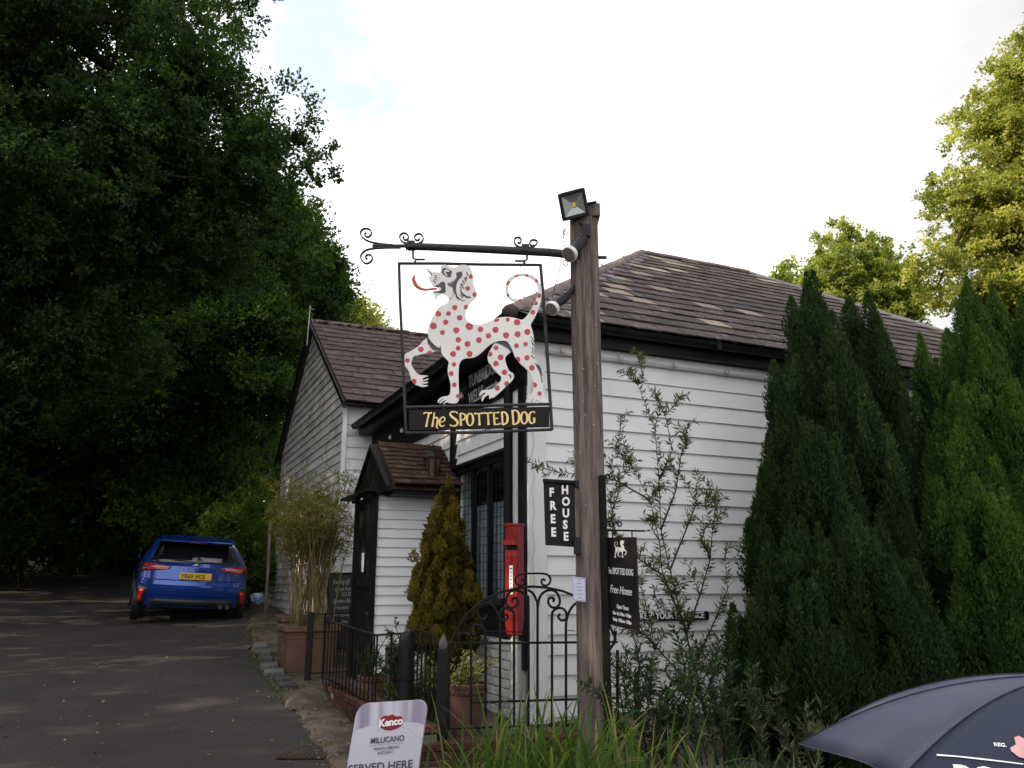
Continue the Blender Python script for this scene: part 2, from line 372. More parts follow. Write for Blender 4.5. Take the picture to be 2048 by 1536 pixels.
# ---------------------------------------------------------------- pub: boards
def board(mbx,o,d,L,n,h,t0=.008,t1=.028,slope=True):
    """weatherboard: o lower start, d along, n outward, h exposed height"""
    o=Vector(o); d=Vector(d); n=Vector(n); a=o; up=ZZ*(h+.0)
    sec=[n*0, n*t1, n*t0+up, up]
    v=[o+s for s in sec]+[o+d*L+s for s in sec]
    f=[(0,1,2,3),(7,6,5,4),(0,4,5,1),(1,5,6,2),(2,6,7,3),(3,7,4,0)]
    mbx.add(v,f)
def boards(parent,o,d,L,n,z0,z1,h,mat_,jit=.003,cut=None,splits=0):
    z=z0;i=0
    while z<z1-.01:
        hh=min(h,z1-z)
        a,b=0,L
        if cut:
            r=cut(z+hh/2)
            if r is None: z+=h; continue
            a,b=r
        segs=[(a,b)]
        if splits and b-a>2.5 and (i*7)%3==0:
            s=a+(b-a)*(.3+.4*((i*37)%10)/10); segs=[(a,s-.0015),(s+.0015,b)]
        for a,b in segs:
            m=MB(); o2=Vector(o)+Vector(d)*a+ZZ*(z-0)+Vector(n)*random.uniform(0,jit)
            board(m,o2,d,b-a,n,hh-.001); m.build('weatherboard',mat_,parent)
        z+=h;i+=1
pub=thing('pub','white weatherboarded pub with hipped slate roof and black eaves behind the wooden post','building',loc=B(0,0,.45))
L=9.7; DEP=7.6; ZT=3.76
s=MB()  # inner shell, with a window opening in the lane-side wall
w=.12
wz0,wz1,wq0,wq1=1.47,2.73,.42,1.70
s.box(B(w,w*0,.2),U*(L-w),V*.10,ZZ*(ZT-.2))           # front
s.box(B(L-.1,.1,.2),U*.1,V*(DEP-.2),ZZ*(ZT-.2))
s.box(B(w,DEP-.1,.2),U*(L-w),V*.1,ZZ*(ZT-.2))
s.box(B(0.0,0,.2),U*.11,V*wq0,ZZ*(ZT-.2)); s.box(B(0.0,wq1,.2),U*.11,V*(DEP-wq1),ZZ*(ZT-.2))
s.box(B(0.0,wq0,.2),U*.11,V*(wq1-wq0),ZZ*(wz0-.2)); s.box(B(0.0,wq0,wz1),U*.11,V*(wq1-wq0),ZZ*(ZT-wz1))
s.box(B(.1,.1,ZT-.1),U*(L-.2),V*(DEP-.2),ZZ*.08)
s.build('wall',M['white_dirty'],pub)
boards(pub,B(.16,0,0),U,L-.16,-V,.36,3.65,.1645,M['white'],splits=1)
boards(pub,B(0,5.38,0),-V,5.38-wq1-.06,-U,.9,3.36,.155,M['white_dirty'])
boards(pub,B(0,wq1+.06,0),-V,wq1-wq0+.12,-U,wz1+.06,3.36,.155,M['white'])
# corner board, beam under the eaves
MB().box(B(-.02,-.035,.3),U*.18,V*.03,ZZ*(ZT-.3)).build('corner_board',M['white'],pub,bevel=.004)
MB().box(B(.16,-.06,3.655),U*(L-.16),V*.06,ZZ*.098).build('top_rail',M['white'],pub,bevel=.006)
MB().box(B(-.05,-.01,.9),U*.05,V*.13,ZZ*2.5).build('corner_post',M['black'],pub,bevel=.004)
MB().box(B(-.03,.13,.9),U*.03,V*.14,ZZ*2.5).build('trim_board',M['white_dirty'],pub)
MB().tube([B(-.06,.31,.95),B(-.06,.31,3.4)],.042,10).build('downpipe',M['black'],pub,True)
MB().box(B(-.06,1.80,1.5),U*.06,V*.10,ZZ*1.9).build('trim_post',M['black'],pub)
# deep black frieze and eaves
MB().box(B(-.05,-.03,3.34),U*.05,V*5.42,ZZ*.42).build('frieze_board',M['black_wood'],pub)
sf=MB(); sf.box(B(-.22,-.14,3.755),U*(L+.44),V*.14,ZZ*.03); sf.box(B(-.22,0,3.755),U*.22,V*5.4,ZZ*.03); sf.build('soffit',M['black'],pub)
MB().box(B(-.22,-.17,3.75),U*(L+.44),V*.03,ZZ*.15).build('fascia_board',M['black'],pub)
MB().box(B(-.25,-.14,3.75),U*.03,V*5.52,ZZ*.15).build('fascia_board',M['black'],pub)
g=MB()
def halfpipe(g,p,q,r,out):
    p=Vector(p);q=Vector(q);out=Vector(out); n=8; b=len(g.v)
    for P in (p,q):
        for k in range(n+1):
            a=PI+PI*k/n; g.v.append(P+out*math.cos(a)*r+ZZ*math.sin(a)*r)
        for k in range(n,-1,-1):
            a=PI+PI*k/n; g.v.append(P+out*math.cos(a)*(r-.006)+ZZ*math.sin(a)*(r-.006))
    m=2*(n+1)
    for k in range(m): g.f.append((b+k,b+(k+1)%m,b+m+(k+1)%m,b+m+k))
    g.f.append(tuple(b+k for k in range(m))); g.f.append(tuple(b+m+k for k in range(m))[::-1])
halfpipe(g,B(-.3,-.24,3.90),B(L+.2,-.24,3.90),.062,V); g.build('gutter',M['black'],pub,True)
g=MB(); halfpipe(g,B(-.32,-.30,3.89),B(-.32,5.38,3.89),.062,U); g.build('gutter',M['black'],pub,True)
for p in (1.9,4.2,6.4): MB().box(B(p,-.312,3.825),U*.05,V*.15,ZZ*.09).build('gutter_joint',M['black'],pub)
cab=MB().tube([B(.02+.012*math.sin(i*2.1),-.05,3.5-i*.1) for i in range(30)],.004,5); cab.build('cable',M['pale_metal'],pub)
# window
wn=M['black']
fr=MB()
fr.box(B(-.05,wq0-.06,wz0-.06),U*.06,V*.06,ZZ*(wz1-wz0+.12)); fr.box(B(-.05,wq1,wz0-.06),U*.06,V*.06,ZZ*(wz1-wz0+.12))
fr.box(B(-.05,wq0,wz1),U*.06,V*(wq1-wq0),ZZ*.06); fr.box(B(-.07,wq0,wz0-.06),U*.08,V*(wq1-wq0),ZZ*.06)
win=fr.build('window',wn,pub,bevel=.004)
LW=(wq1-wq0)/3
for i in (1,2): MB().box(B(-.04,wq0+LW*i-.022,wz0),U*.05,V*.044,ZZ*(wz1-wz0)).build('mullion',wn,win)
MB().box(B(-.09,wq0-.08,wz1+.06),U*.09,V*(wq1-wq0+.16),ZZ*.03).build('drip_mould',wn,win)
for i in range(3):
    a=wq0+LW*i+.024; b=wq0+LW*(i+1)-.024
    MB().box(B(.012,a,wz0+.002),U*.004,V*(b-a),ZZ*(wz1-wz0-.004)).build('pane',M['glass'],win)
    m=MB()
    nn=4
    for k in range(1,nn): m.box(B(.003,a+(b-a)*k/nn-.003,wz0+.01),U*.006,V*.006,ZZ*(wz1-wz0-.02))
    z=wz0+.085
    while z<wz1-.03: m.box(B(.002,a+.002,z-.003),U*.006,V*(b-a-.004),ZZ*.006); z+=.083
    m.build('lead_lattice',wn,win)
MB().box(B(.022,wq0+.02,wz0+.01),U*.004,V*(wq1-wq0-.04),ZZ*.88).build('pale_sheet',M['pale_sheet'],win)  # thin pale sheet close behind the lower panes
dr=MB(); dr.box(B(.9,.2,.9),U*.02,V*2.2,ZZ*2.4); dr.build('room_wall',M['interior'],pub)
MB().box(B(-.04,wq0-.1,1.12),U*.03,V*(wq1-wq0+.2),ZZ*.28).build('apron_board',M['black_wood'],pub)
# painted brick plinth
MB().box(B(-.10,.05,.2),U*.09,V*1.72,ZZ*.90).build('plinth',M['wmortar'],pub)
bk=MB(); bk.box((0,0,0),(.215,0,0),(0,-.012,0),(0,0,.065)); b0=bk.build('brick',M['wbrick'],pub,bevel=.004,raw=True)
fst=True; z=.36; r_=0
while z<1.07:
    q=.055+(.11 if r_%2 else 0)
    while q+.2<1.77:
        m=basis(B(-.10,q+.215,z)-pub.location-U*random.uniform(0,.003),-V,U,ZZ)
        if fst: b0.matrix_local=m; fst=False
        else: child(b0,pub,'brick',m)
        q+=.226
    z+=.076; r_+=1
MB().box(B(-.125,.04,1.10),U*.125,V*1.75,ZZ*.03).build('plinth_cap',M['wbrick'],pub,bevel=.006)

# ---------------------------------------------------------------- slates
def slate_proto(name,w,h,t,mat_,parent):
    m=MB(); m.box((0,0,0),(w,0,0),(0,h,0),(0,0,t)); return m.build(name,mat_,parent,raw=True)
def lay(parent,o,d,up,nrm,width,slope,gauge,w,mat_,left=lambda s:0,right=None,name='slate',limit=300,t=.012,lap=1.6,pale=None,order='near',jit=.5):
    """o: eave start; d along the eave; up: up the slope; lays courses clipped to left(s)..right(s)"""
    items=[]; s_=0; c=0
    off=chain(parent)
    while s_<slope-.02:
        a=left(s_); b=(right(s_) if right else width)
        x=math.floor(a/w)*w-w*(.5 if c%2 else 0)+random.uniform(-.02,.02)*w
        while x<b:
            x0=max(x,a); x1=min(x+w*.978,b)
            if x1-x0>.04 or (x<a<x+w): items.append((x,x+w*.978,s_,c))
            x+=w
        s_+=gauge; c+=1
    proto=None; cnt=0; rest=MB(); restm=MB()
    hl=gauge*lap
    items.sort(key=lambda i:i[0]*(1 if order=='near' else -1)*.25+abs(i[2])*.05)
    for (x0,x1,s1,c_) in items:
        tilt=t*2.1/hl
        nn=(nrm+up*tilt).normalized()
        uu=(up-nrm*tilt).normalized()
        lift=.004+t*2.1+random.uniform(0,.006)
        oo=o+d*x0+up*(s1+random.uniform(-.012,.012)*jit)+nrm*lift
        uu=(uu+nrm*random.uniform(-.010,.010)+d*random.uniform(-.012,.012)*jit).normalized()
        dd=d; 
        ht=min(hl,slope-s1+.02)
        pm=pale(x0,s1) if pale else False
        lb,lt=left(s1),left(s1+ht); rb_,rt=(right(s1),right(s1+ht)) if right else (width,width)
        if x0<lt or x1>rt:
            q=[(max(x0,min(lb,x1)),0),(min(x1,max(rb_,x0)),0),(min(x1,max(rt,x0)),ht),(max(x0,min(lt,x1)),ht)]
            if q[1][0]-q[0][0]<.02: continue
            if q[2][0]-q[3][0]<.01: q=[q[0],q[1],(q[2][0]+.01,ht*.9)] if q[2][0]>=x1-1e-6 else [q[0],q[1],(q[3][0],ht*.9)]
            mm=MB(); mm.prism([oo-d*x0+d*u_+uu*v_ for u_,v_ in q],nn*t); mm.build(name,M['slate_pale'] if pm else mat_,parent); continue
        if cnt<limit:
            sx=(x1-x0)/(w*.978); sy=ht/hl
            m=basis(oo-off,dd*sx,uu*sy,nn)
            if proto is None:
                proto=slate_proto(name,w*.978,hl,t,mat_,parent); proto.matrix_local=m; oc=proto
                palep=None
                base_me=proto.data
                if pale:
                    base_me=proto.data; pm2=base_me.copy(); pm2.materials.clear(); pm2.materials.append(M['slate_pale'])
            else: oc=child(proto,parent,name,m)
            oc.data=pm2 if pm else base_me
            cnt+=1
        else:
            (restm if pm else rest).box(oo,dd*(x1-x0),uu*ht,nn*t)
    if rest.v: tag(rest.build(name+'_courses',mat_,parent),kind='stuff')
    if restm.v: tag(restm.build(name+'_courses',M['slate_pale'],parent),kind='stuff')
# main hipped roof (a thing of the pub: its roof part)
PT=.685; e0=B(-.30,-.28,3.91); RW=L+.6; RD=8.2; run=RD/2; rise=run*PT
def E(p,q): return e0+U*p+V*q
def ZR(p,q):
    d=min(p,q,RW-p,RD-q); return e0+U*p+V*q+ZZ*(d*PT)
P=[E(0,0),E(RW,0),E(RW,RD),E(0,RD),ZR(run,run),ZR(RW-run,run)]
rf=MB(); rf.add(P,[(0,1,5,4),(1,2,5),(2,3,4,5),(3,0,4)]); rf.add([p-ZZ*.03 for p in P],[(0,4,5,1),(1,5,2),(2,5,4,3),(3,4,0)])
roof=rf.build('roof',M['slate'],pub,fix=False)
cA=math.cos(math.atan(PT)); upA=(V+ZZ*PT).normalized(); nA=U.cross(upA).normalized()
if nA.z<0: nA=-nA
SL=run/cA
def hpale(x,s):
    e=x-s*cA
    return (.25<e<1.0 and random.random()<.30) or random.random()<.012
lay(roof,E(0,0)-upA*.04,U,upA,nA,RW,SL-.05,.285,.31,M['slate'],left=lambda s_:s_*cA+.05,right=lambda s_:RW-s_*cA-.05,pale=hpale)
def ridge(p,q,r,mat_,parent,n,name='ridge_tile',lift=.0):
    p=Vector(p);q=Vector(q); d=(q-p); Lh=d.length; d.normalize(); side=d.cross(ZZ).normalized(); up=side.cross(d)
    for i in range(n):
        a=p+d*(Lh*i/n); b=p+d*(Lh*(i+1)/n+.02); m=MB(); bb=0; k=6
        dz=up*(.004*(i%2))
        for P_ in (a,b):
            for rr in (r,r-.018):
                for j in range(k+1):
                    an=PI*(j/k); m.v.append(P_+dz+side*math.cos(an)*rr+up*(math.sin(an)*rr*.8+lift))
        K1=k+1
        for j in range(k):
            m.f+=[(j,j+1,2*K1+j+1,2*K1+j),(K1+j,3*K1+j,3*K1+j+1,K1+j+1),(j,K1+j,K1+j+1,j+1),(2*K1+j,2*K1+j+1,3*K1+j+1,3*K1+j)]
        m.f+=[(0,2*K1,3*K1,K1),(k,K1+k,3*K1+k,2*K1+k)]
        m.build(name,mat_,parent,True)
def flash(p,q,wd,nrm,mat_,parent,side):
    p=Vector(p);q=Vector(q); d=(q-p).normalized(); s_=nrm.cross(d).normalized()*side; m=MB(); n=10
    for i in range(n+1):
        c=p+(q-p)*i/n; m.v+=[c+nrm*.035,c+s_*(wd+.015*math.sin(i*2.7))+nrm*.032]
    for i in range(n): m.f.append((2*i,2*i+1,2*i+3,2*i+2))
    return m.build('lead_flashing',mat_,parent)
ridge(ZR(0,0),ZR(run,run),.085,M['ridge'],roof,12)
dd_=(ZR(run,run)-ZR(0,0)).normalized(); MB().lathe([(.02,-.03),(.055,-.01),(.072,.03),(.070,.06)],ZR(0,0)-dd_*.02,14,axis=dd_).build('hip_end',M['slate2'],roof,True)
ridge(ZR(run,run),ZR(RW-run,run),.085,M['ridge'],roof,5)
ridge(ZR(RW-run,run),ZR(RW,0),.075,M['lead'],roof,9)
ridge(ZR(RW-run,run),ZR(RW,RD),.075,M['lead'],roof,9)
flash(ZR(0,0),ZR(run,run),.20,nA,M['lead'],roof,-1)
flash(ZR(RW-run,run),ZR(RW,0),.18,nA,M['lead'],roof,-1)
flash(ZR(run,run),ZR(RW-run,run),.10,nA,M['lead'],roof,-1)

# ---------------------------------------------------------------- left wing
wing=thing('pub_wing','older gabled weatherboarded wing with brown slate roof left of the pub sign','building',loc=B(-.46,5.4,.8))
wp0,wp1,wq0_,wq1_=-.46,6.0,5.42,11.7; we=4.30; wr=3.15; wrise=2.07
s=MB(); s.box(B(wp0+.1,wq0_+.03,.5),U*(wp1-wp0-.1),V*.1,ZZ*(we-.5)); s.box(B(wp0+.1,wq1_-.1,.5),U*(wp1-wp0-.1),V*.1,ZZ*(we-.5))
gp=[B(wp0+.05,wq0_+.05,.5),B(wp0+.05,wq1_,.5),B(wp0+.05,wq1_,we),B(wp0+.05,(wq0_+wq1_)/2,we+wrise),B(wp0+.05,wq0_+.05,we)]
s.prism(gp,U*.1); s.build('wall',M['white_dirty'],wing)
boards(wing,B(wp0+.02,wq0_+.03,0),U,.98,-V,.85,we-.02,.17,M['white_dirty'],splits=0,jit=.008)
boards(wing,B(wp0+1.0,wq0_+.03,0),U,4.8,-V,3.4,we-.02,.17,M['white_dirty'],splits=0)
mid=(wq0_+wq1_)/2; half=(wq1_-wq0_)/2
def cutg(z):
    if z<we: return (0,2*half-.03)
    d=(z-we)/wrise*half
    return (d,2*half-d) if d<half-.1 else None
boards(wing,B(wp0+.05,wq1_,0),-V,2*half,-U,.85,we+wrise-.1,.15,M['grey_board'],cut=cutg)
MB().box(B(wp0-.035,wq0_-.03,.8),U*.06,V*.06,ZZ*(we-.8)).build('corner_board',M['white_dirty'],wing)
MB().tube([B(wp0-.02,wq0_-.06,3.15),B(wp0+.7,wq0_-.06,3.13)],.016,6).build('cable',M['white_dirty'],wing)
for x_ in (.06,.2,.5,.6): MB().box(B(wp0+x_,wq0_-.075,3.10),U*.03,V*.05,ZZ*.06).build('cable_clip',M['white_dirty'],wing)
wPT=wrise/half; upW=(V+ZZ*wPT).normalized(); nW=U.cross(upW).normalized(); upW2=(-V+ZZ*wPT).normalized()
we0=B(wp0-.06,wq0_-.22,we-.22*wPT+.05)
SW=(half+.22)*math.sqrt(1+wPT*wPT)
P=[we0,we0+U*6.4,we0+U*6.4+upW*SW,we0+upW*SW]; bw=we0+V*(2*half+.44); P2=[bw,bw+U*6.4]
rf=MB(); rf.add(P+P2,[(0,1,2,3),(3,2,5,4)]); rf.add([q-ZZ*.04 for q in P+P2],[(3,2,1,0),(4,5,2,3)])
wroof=rf.build('roof',M['slate2'],wing,fix=False)
lay(wroof,we0-upW*.03,U,upW,nW,6.3,SW,.262,.30,M['slate2'],jit=2.2)
ridge(we0+upW*SW,we0+upW*SW+U*6.4,.075,M['ridge'],wroof,14)
vb=MB(); vb.box(we0-U*.03-ZZ*.10-upW*.02,U*.03,upW*(SW+.03),ZZ*.10); vb.build('barge_board',M['black'],wing)
vb=MB(); vb.box(bw-U*.03-ZZ*.10-upW2*.02,U*.03,upW2*(SW+.03),ZZ*.10); vb.build('barge_board',M['black'],wing)
MB().box(B(wp0-.05,wq0_-.12,we-.12),U*6.2,V*.12,ZZ*.10).build('fascia_board',M['black'],wing)
ae=MB(); q=B(wp0-.12,mid-.1,we+wrise-.45)
ae.tube([q,q+ZZ*.75-V*.1],.012,6); ae.tube([q+ZZ*.05+U*.15,q+ZZ*.05-V*.5+U*.1],.012,6); ae.tube([q+ZZ*.7-V*.1,q+ZZ*.55-V*.5],.008,6)
ae.build('aerial_bracket',M['pale_metal'],wing)
# moss and debris on the ridge
ms=MB()
for i in range(90):
    c=we0+upW*(SW-random.uniform(-.02,.14))+U*random.uniform(.05,3.2)+nW*.05
    r=random.uniform(.015,.05); ms.lathe([(r,0),(r*.8,r*.5),(0,r*.8)],c,5)
tag(ms.build('ridge_moss',M['litter'],wroof),kind='stuff')

# ---------------------------------------------------------------- porch
porch=thing('porch','small white boarded entrance porch with brown tiled gable roof and black door','porch',loc=B(-.8,1.95,.8))
pz0,pz1=.72,2.56; s0=1.92; sd_=.80; pw=.86
s=MB(); s.box(B(-pw+.02,s0+.02,pz0-.1),U*(pw-.05),V*.06,ZZ*(pz1-pz0+.1)); s.box(B(-pw+.02,s0+sd_-.06,pz0-.1),U*(pw-.05),V*.06,ZZ*(pz1-pz0+.1)); s.build('wall',M['white_dirty'],porch)
boards(porch,B(-pw+.03,s0+.02,0),U,pw-.1,-V,pz0-.1,pz1-.02,.0965,M['white'],jit=.002)
MB().box(B(-pw-.03,s0-.03,pz0-.1),U*.05,V*.05,ZZ*(pz1-pz0+.12)).build('corner_post',M['black'],porch)
MB().box(B(-pw-.03,s0+sd_-.05,pz0-.1),U*.05,V*.05,ZZ*(pz1-pz0+.12)).build('corner_post',M['black'],porch)
door=MB().box(B(-pw,s0+.02,pz0-.1),U*.04,V*(sd_-.07),ZZ*(pz1-pz0+.05)).build('door',M['black_wood'],porch,bevel=.003)
MB().box(B(-pw-.012,s0+.10,pz0+.1),U*.014,V*(sd_-.24),ZZ*.6).build('door_panel',M['black'],door)
MB().box(B(-pw-.012,s0+.10,pz0+.85),U*.014,V*(sd_-.24),ZZ*.8).build('door_panel',M['black'],door)
MB().box(B(-pw-.04,s0+.25,1.72),U*.006,V*.09,ZZ*.20).build('notice_plate',M['paper'],door)
MB().box(B(-pw-.05,s0-.06,pz1-.06),U*(pw+.03),V*.05,ZZ*.12).build('fascia_board',M['black'],porch)
eo=.30; pr_=.50; hh=.70; ppt=pr_/hh
upP=(V+ZZ*ppt).normalized(); nP=U.cross(upP).normalized(); upP2=(-V+ZZ*ppt).normalized(); SP=hh*math.sqrt(1+ppt*ppt)
pe=B(-pw+.10,s0-eo,pz1+.03)
P=[pe,pe+U*(pw-.12),pe+U*(pw-.12)+upP*SP,pe+upP*SP]; bp=pe+V*2*hh
rf=MB(); rf.add(P+[bp,bp+U*(pw-.12)],[(0,1,2,3),(3,2,5,4)]); rf.add([q-ZZ*.05 for q in P+[bp,bp+U*(pw-.12)]],[(3,2,1,0),(4,5,2,3)])
proof=rf.build('roof',M['tile'],porch,fix=False)
lay(proof,pe-upP*.03,U,upP,nP,pw-.12,SP,.098,.165,M['tile'],name='roof_tile',t=.014,lap=1.9,jit=1.2)
ridge(pe+upP*SP,pe+upP*SP+U*(pw-.12),.06,M['tile'],proof,3)
gm=MB(); gm.prism([pe-ZZ*.06-V*.03,pe-ZZ*.06+V*(2*hh+.03),pe+V*hh+ZZ*(pr_+.02)],-U*.06); gm.build('gable_board',M['black_wood'],porch)
vb=MB(); vb.box(pe-U*.09-ZZ*.05-upP*.05,U*.05,upP*(SP+.05),ZZ*.06); vb.build('barge_board',M['black_wood'],porch)
vb=MB(); vb.box(bp-U*.09-ZZ*.05-upP2*.05,U*.05,upP2*(SP+.05),ZZ*.06); vb.build('barge_board',M['black_wood'],porch)
MB().box(B(-pw-.16,s0-.2,pz1-.04),U*.14,V*(sd_+.4),ZZ*.025).build('door_hood',M['black'],porch)
MB().box(pe-ZZ*.10+V*.03,U*(pw-.12),V*.3,ZZ*.05).build('soffit',M['black'],porch)

# string of bulbs along the eaves
fl=thing('string_lights','string of clear round bulbs along the top of the white side wall','string lights',loc=B(.3,-.1,3.66))
MB().tube([B(.05+.62*i/4,-.085,3.675-.012*math.sin(PI*(i%4)/4)) for i in range(58)],.005,5).build('cable',M['pale_metal'],fl)
bm_=MB(); bm_.lathe([(.010,.01),(.012,-.004),(.021,-.015),(.026,-.032),(.021,-.050),(.008,-.058)],(0,0,0),12); b0=bm_.build('bulb',M['bulb'],fl,True,raw=True)
for i in range(15):
    m=Matrix.Translation(B(.30+.62*i,-.105,3.705)-fl.location)
    if i==0: b0.matrix_local=m
    else: child(b0,fl,'bulb',m)
f2=thing('string_lights','string of round bulbs across the black frieze above the porch and window','string lights',loc=B(-.1,1,3.5))
MB().tube([B(-.07,.2+.62*i/4,3.60-.03*math.sin(PI*(i%4)/4)) for i in range(30)],.005,5).build('cable',M['black'],f2)
for i in range(7):
    m=Matrix.Translation(B(-.10,1.45+.55*i,3.56-.0*i)-f2.location)
    if i==0: b1=child(b0,f2,'bulb',m)
    else: child(b0,f2,'bulb',m)
# direction sign on the frieze
ds=thing('direction_sign','black board with grey letters pointing to Tunbridge Wells, behind the painted dog','sign',loc=B(-.08,.95,3.5))
MB().box(B(-.075,.42,3.38),U*.012,V*.92,ZZ*.36).build('board',M['black'],ds)
M['greyprint']=mat('grey_print',(.40,.42,.46),None,.5)
text('TUNBRIDGE',.185,B(-.0765,1.30,3.590),-V,ZZ,M['greyprint'],'lettering',ds,xs=.74,bold=.0022)
text('WELLS',.185,B(-.0765,1.30,3.41),-V,ZZ,M['greyprint'],'lettering',ds,xs=.74,bold=.0022)
ar=MB(); ar.prism([B(-.0785,.84,3.46),B(-.0785,.58,3.46),B(-.0785,.58,3.44),B(-.0785,.50,3.475),B(-.0785,.58,3.51),B(-.0785,.58,3.49),B(-.0785,.84,3.49)],U*.002); ar.build('arrow',M['greyprint'],ds)
# lantern
ln=thing('wall_lantern','black six-sided lantern with amber glass hanging over the porch roof','lantern',loc=B(-.32,1.75,2.75))
lc=B(-.30,1.76,0)
m=MB(); m.tube([B(-.06,1.83,2.72),B(-.2,1.78,2.66),lc+ZZ*2.68],.012,6); m.tube([B(-.06,1.83,2.80),B(-.06,1.83,2.55)],.02,6); m.build('wall_arm',M['iron'],ln)
MB().lathe([(.035,2.64),(.06,2.66),(.06,2.675),(.03,2.69)],lc,6).build('base',M['iron'],ln)
MB().lathe([(.058,2.68),(.085,2.90)],lc,6).build('glass_panel',mat('amber_glass',(.07,.032,.02),(.10,.05,.03),.3,12),ln)
MB().lathe([(.115,2.895),(.11,2.91),(.06,2.965),(.025,2.985),(.012,3.02),(.018,3.03),(.003,3.06)],lc,6).build('cap',M['iron'],ln)
m=MB()
for k in range(6):
    a=2*PI*k/6; e=Vector((math.cos(a),math.sin(a),0)); m.tube([lc+e*.060+ZZ*2.68,lc+e*.088+ZZ*2.90],.006,5)
m.build('cage',M['iron'],ln)
# distancing sign
kd=thing('distance_sign','small black strip reading please keep your distance on the white boards behind the shrub','sign',loc=B(1.0,-.05,1.1))
def on_wall(px,py,off=.045):
    r_=Vector(ray(px,py)); n_=V; o_=Vector((0,0,H)); P0=B(0,-off,0); t=(P0-o_).dot(n_)/r_.dot(n_); return o_+r_*t
a=on_wall(1418,1231); pr0=(a-CC).dot(U); zc=a.z
z0=on_wall(1418,1240).z; z1=on_wall(1418,1222).z; hgt=z1-z0
pl=1.14
poly=[]
x0_,x1_=pr0-pl,pr0
for cx,cz,a0 in ((x1_-.02,z1-.02,0),(x0_+.02,z1-.02,90),(x0_+.02,z0+.02,180),(x1_-.02,z0+.02,270)):
    for k in range(5):
        an=R(a0+k*22.5); poly.append(B(cx+.02*math.cos(an),-.045,cz+.02*math.sin(an)))
MB().prism(poly,V*.008).build('board',M['black'],kd)
text('PLEASE KEEP YOUR DISTANCE',.080,B(x1_-.055,-.0465,z0+.020),U,ZZ,M['print_white'],'lettering',kd,xs=.86,bold=.0022,align='RIGHT')
# ---------------------------------------------------------------- wooden post
YP=5.55; base=Vector((.522,YP,zt(0,YP)))
post=thing('sign_post','tall weathered grey timber post carrying the painted dog sign and floodlight','post',loc=base)
m=MB(); n=20; zs=[0+.11*i for i in range(38)]; ztop=at(1170,435,YP).z
zs=[z for z in zs if base.z+z<ztop]+[ztop-base.z]
random.seed(3)
for i,z in enumerate(zs):
    for k in range(n):
        a=2*PI*k/n; ca,sa=math.cos(a),math.sin(a)
        q=.62  # squared round
        x=math.copysign(abs(ca)**q,ca); y=math.copysign(abs(sa)**q,sa)
        r=.102-.0035*z/4*1.0+.003*math.sin(k*2.3+z*.7)+.0025*math.sin(k*5.1-z*1.9)-(.010 if (k in (7,12,17) ) else 0)*(.5+.5*math.sin(z*1.3+k))
        m.v.append(base+Vector((x*r-.012*z,y*r,z)) if False else base+Vector((x*r,y*r,z)))
for i in range(len(zs)-1):
    for k in range(n): m.f.append((i*n+k,i*n+(k+1)%n,i*n+n+(k+1)%n,i*n+n+k))
m.f.append(tuple(range((len(zs)-1)*n,len(zs)*n)))
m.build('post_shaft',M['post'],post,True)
c=base+ZZ*(ztop-base.z)
MB().box(c+Vector((.0,-.10,-.03)),(.115,0,0),(0,.2,0),(0,0,.10)).build('cap_block',M['post'],post,bevel=.006)
nl=MB()
for px,py in [(1180,612),(1191,650),(1194,727),(1167,738),(1190,772),(1165,804),(1170,830),(1188,850),(1160,905),(1172,1010),(1162,470)]:
    p=at(px,py,YP-.112); nl.lathe([(.004,0),(.004,.012),(0,.014)],p,6,axis=(0,-1,0))
nl.build('nail_heads',M['pale_metal'],post)
tg=MB(); p=at(1150,1262,YP-.1); tg.tube([p,p+Vector((-.05,-.02,.004))],.003,5); p=at(1205,515,YP); tg.tube([p-Vector((.05,0,0)),p+Vector((.03,0,0))],.014,8); tg.build('peg',M['bracket'],post)
# dark strip painting in the shadow on the post's right side
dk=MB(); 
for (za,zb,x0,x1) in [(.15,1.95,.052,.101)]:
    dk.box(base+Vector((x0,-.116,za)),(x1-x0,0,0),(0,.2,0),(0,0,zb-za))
dk.build('shade_strip',M['black_wood'],post,bevel=.01)

# ---------------------------------------------------------------- bracket arm with scrolls
YS=5.45
def sp(px,py,y=YS): return at(px,py,y)
XX=Vector((1,0,0))
arm=thing('sign_bracket','long black iron arm with scrolls sticking out left from the wooden post','bracket',loc=sp(1140,508))
MB().tube([sp(1160,511),sp(1100,505),sp(980,499),sp(860,494),sp(812,493)],[.030,.030,.029,.027,.026],12).build('arm_tube',M['bracket'],arm,True)
MB().tube([sp(815,492),sp(745,492)],.014,8).build('arm_end',M['bracket'],arm,True)
def flat(pts,w=.022,t=.006):
    """flat bar: ribbon in the XZ plane, w deep"""
    m=MB(); b=0
    pts=[Vector(p) for p in pts]; k=len(pts)
    for i,p in enumerate(pts):
        d=(pts[min(i+1,k-1)]-pts[max(i-1,0)]).normalized(); nn=Vector((-d.z,0,d.x))*t/2; yy=Vector((0,w/2,0))
        m.v+=[p+nn-yy,p-nn-yy,p-nn+yy,p+nn+yy]
    for i in range(k-1):
        for j in range(4): m.f.append((i*4+j,i*4+(j+1)%4,i*4+4+(j+1)%4,i*4+4+j))
    m.f+=[(3,2,1,0),tuple((k-1)*4+j for j in range(4))]
    return m
mpp=YS/F*.97 # metres per photo pixel on the sign plane (about)
def sc(cx,cy,r0,r1,a0,a1,lead=None,n=22,w=.022,t=.007):
    c=sp(cx,cy); pts=spiral(c,r0*mpp,r1*mpp,R(a0),R(a1),XX,ZZ,n)
    if lead: pts+= [sp(*q) for q in lead]
    flat(pts,w,t).build('scroll',M['bracket'],arm)
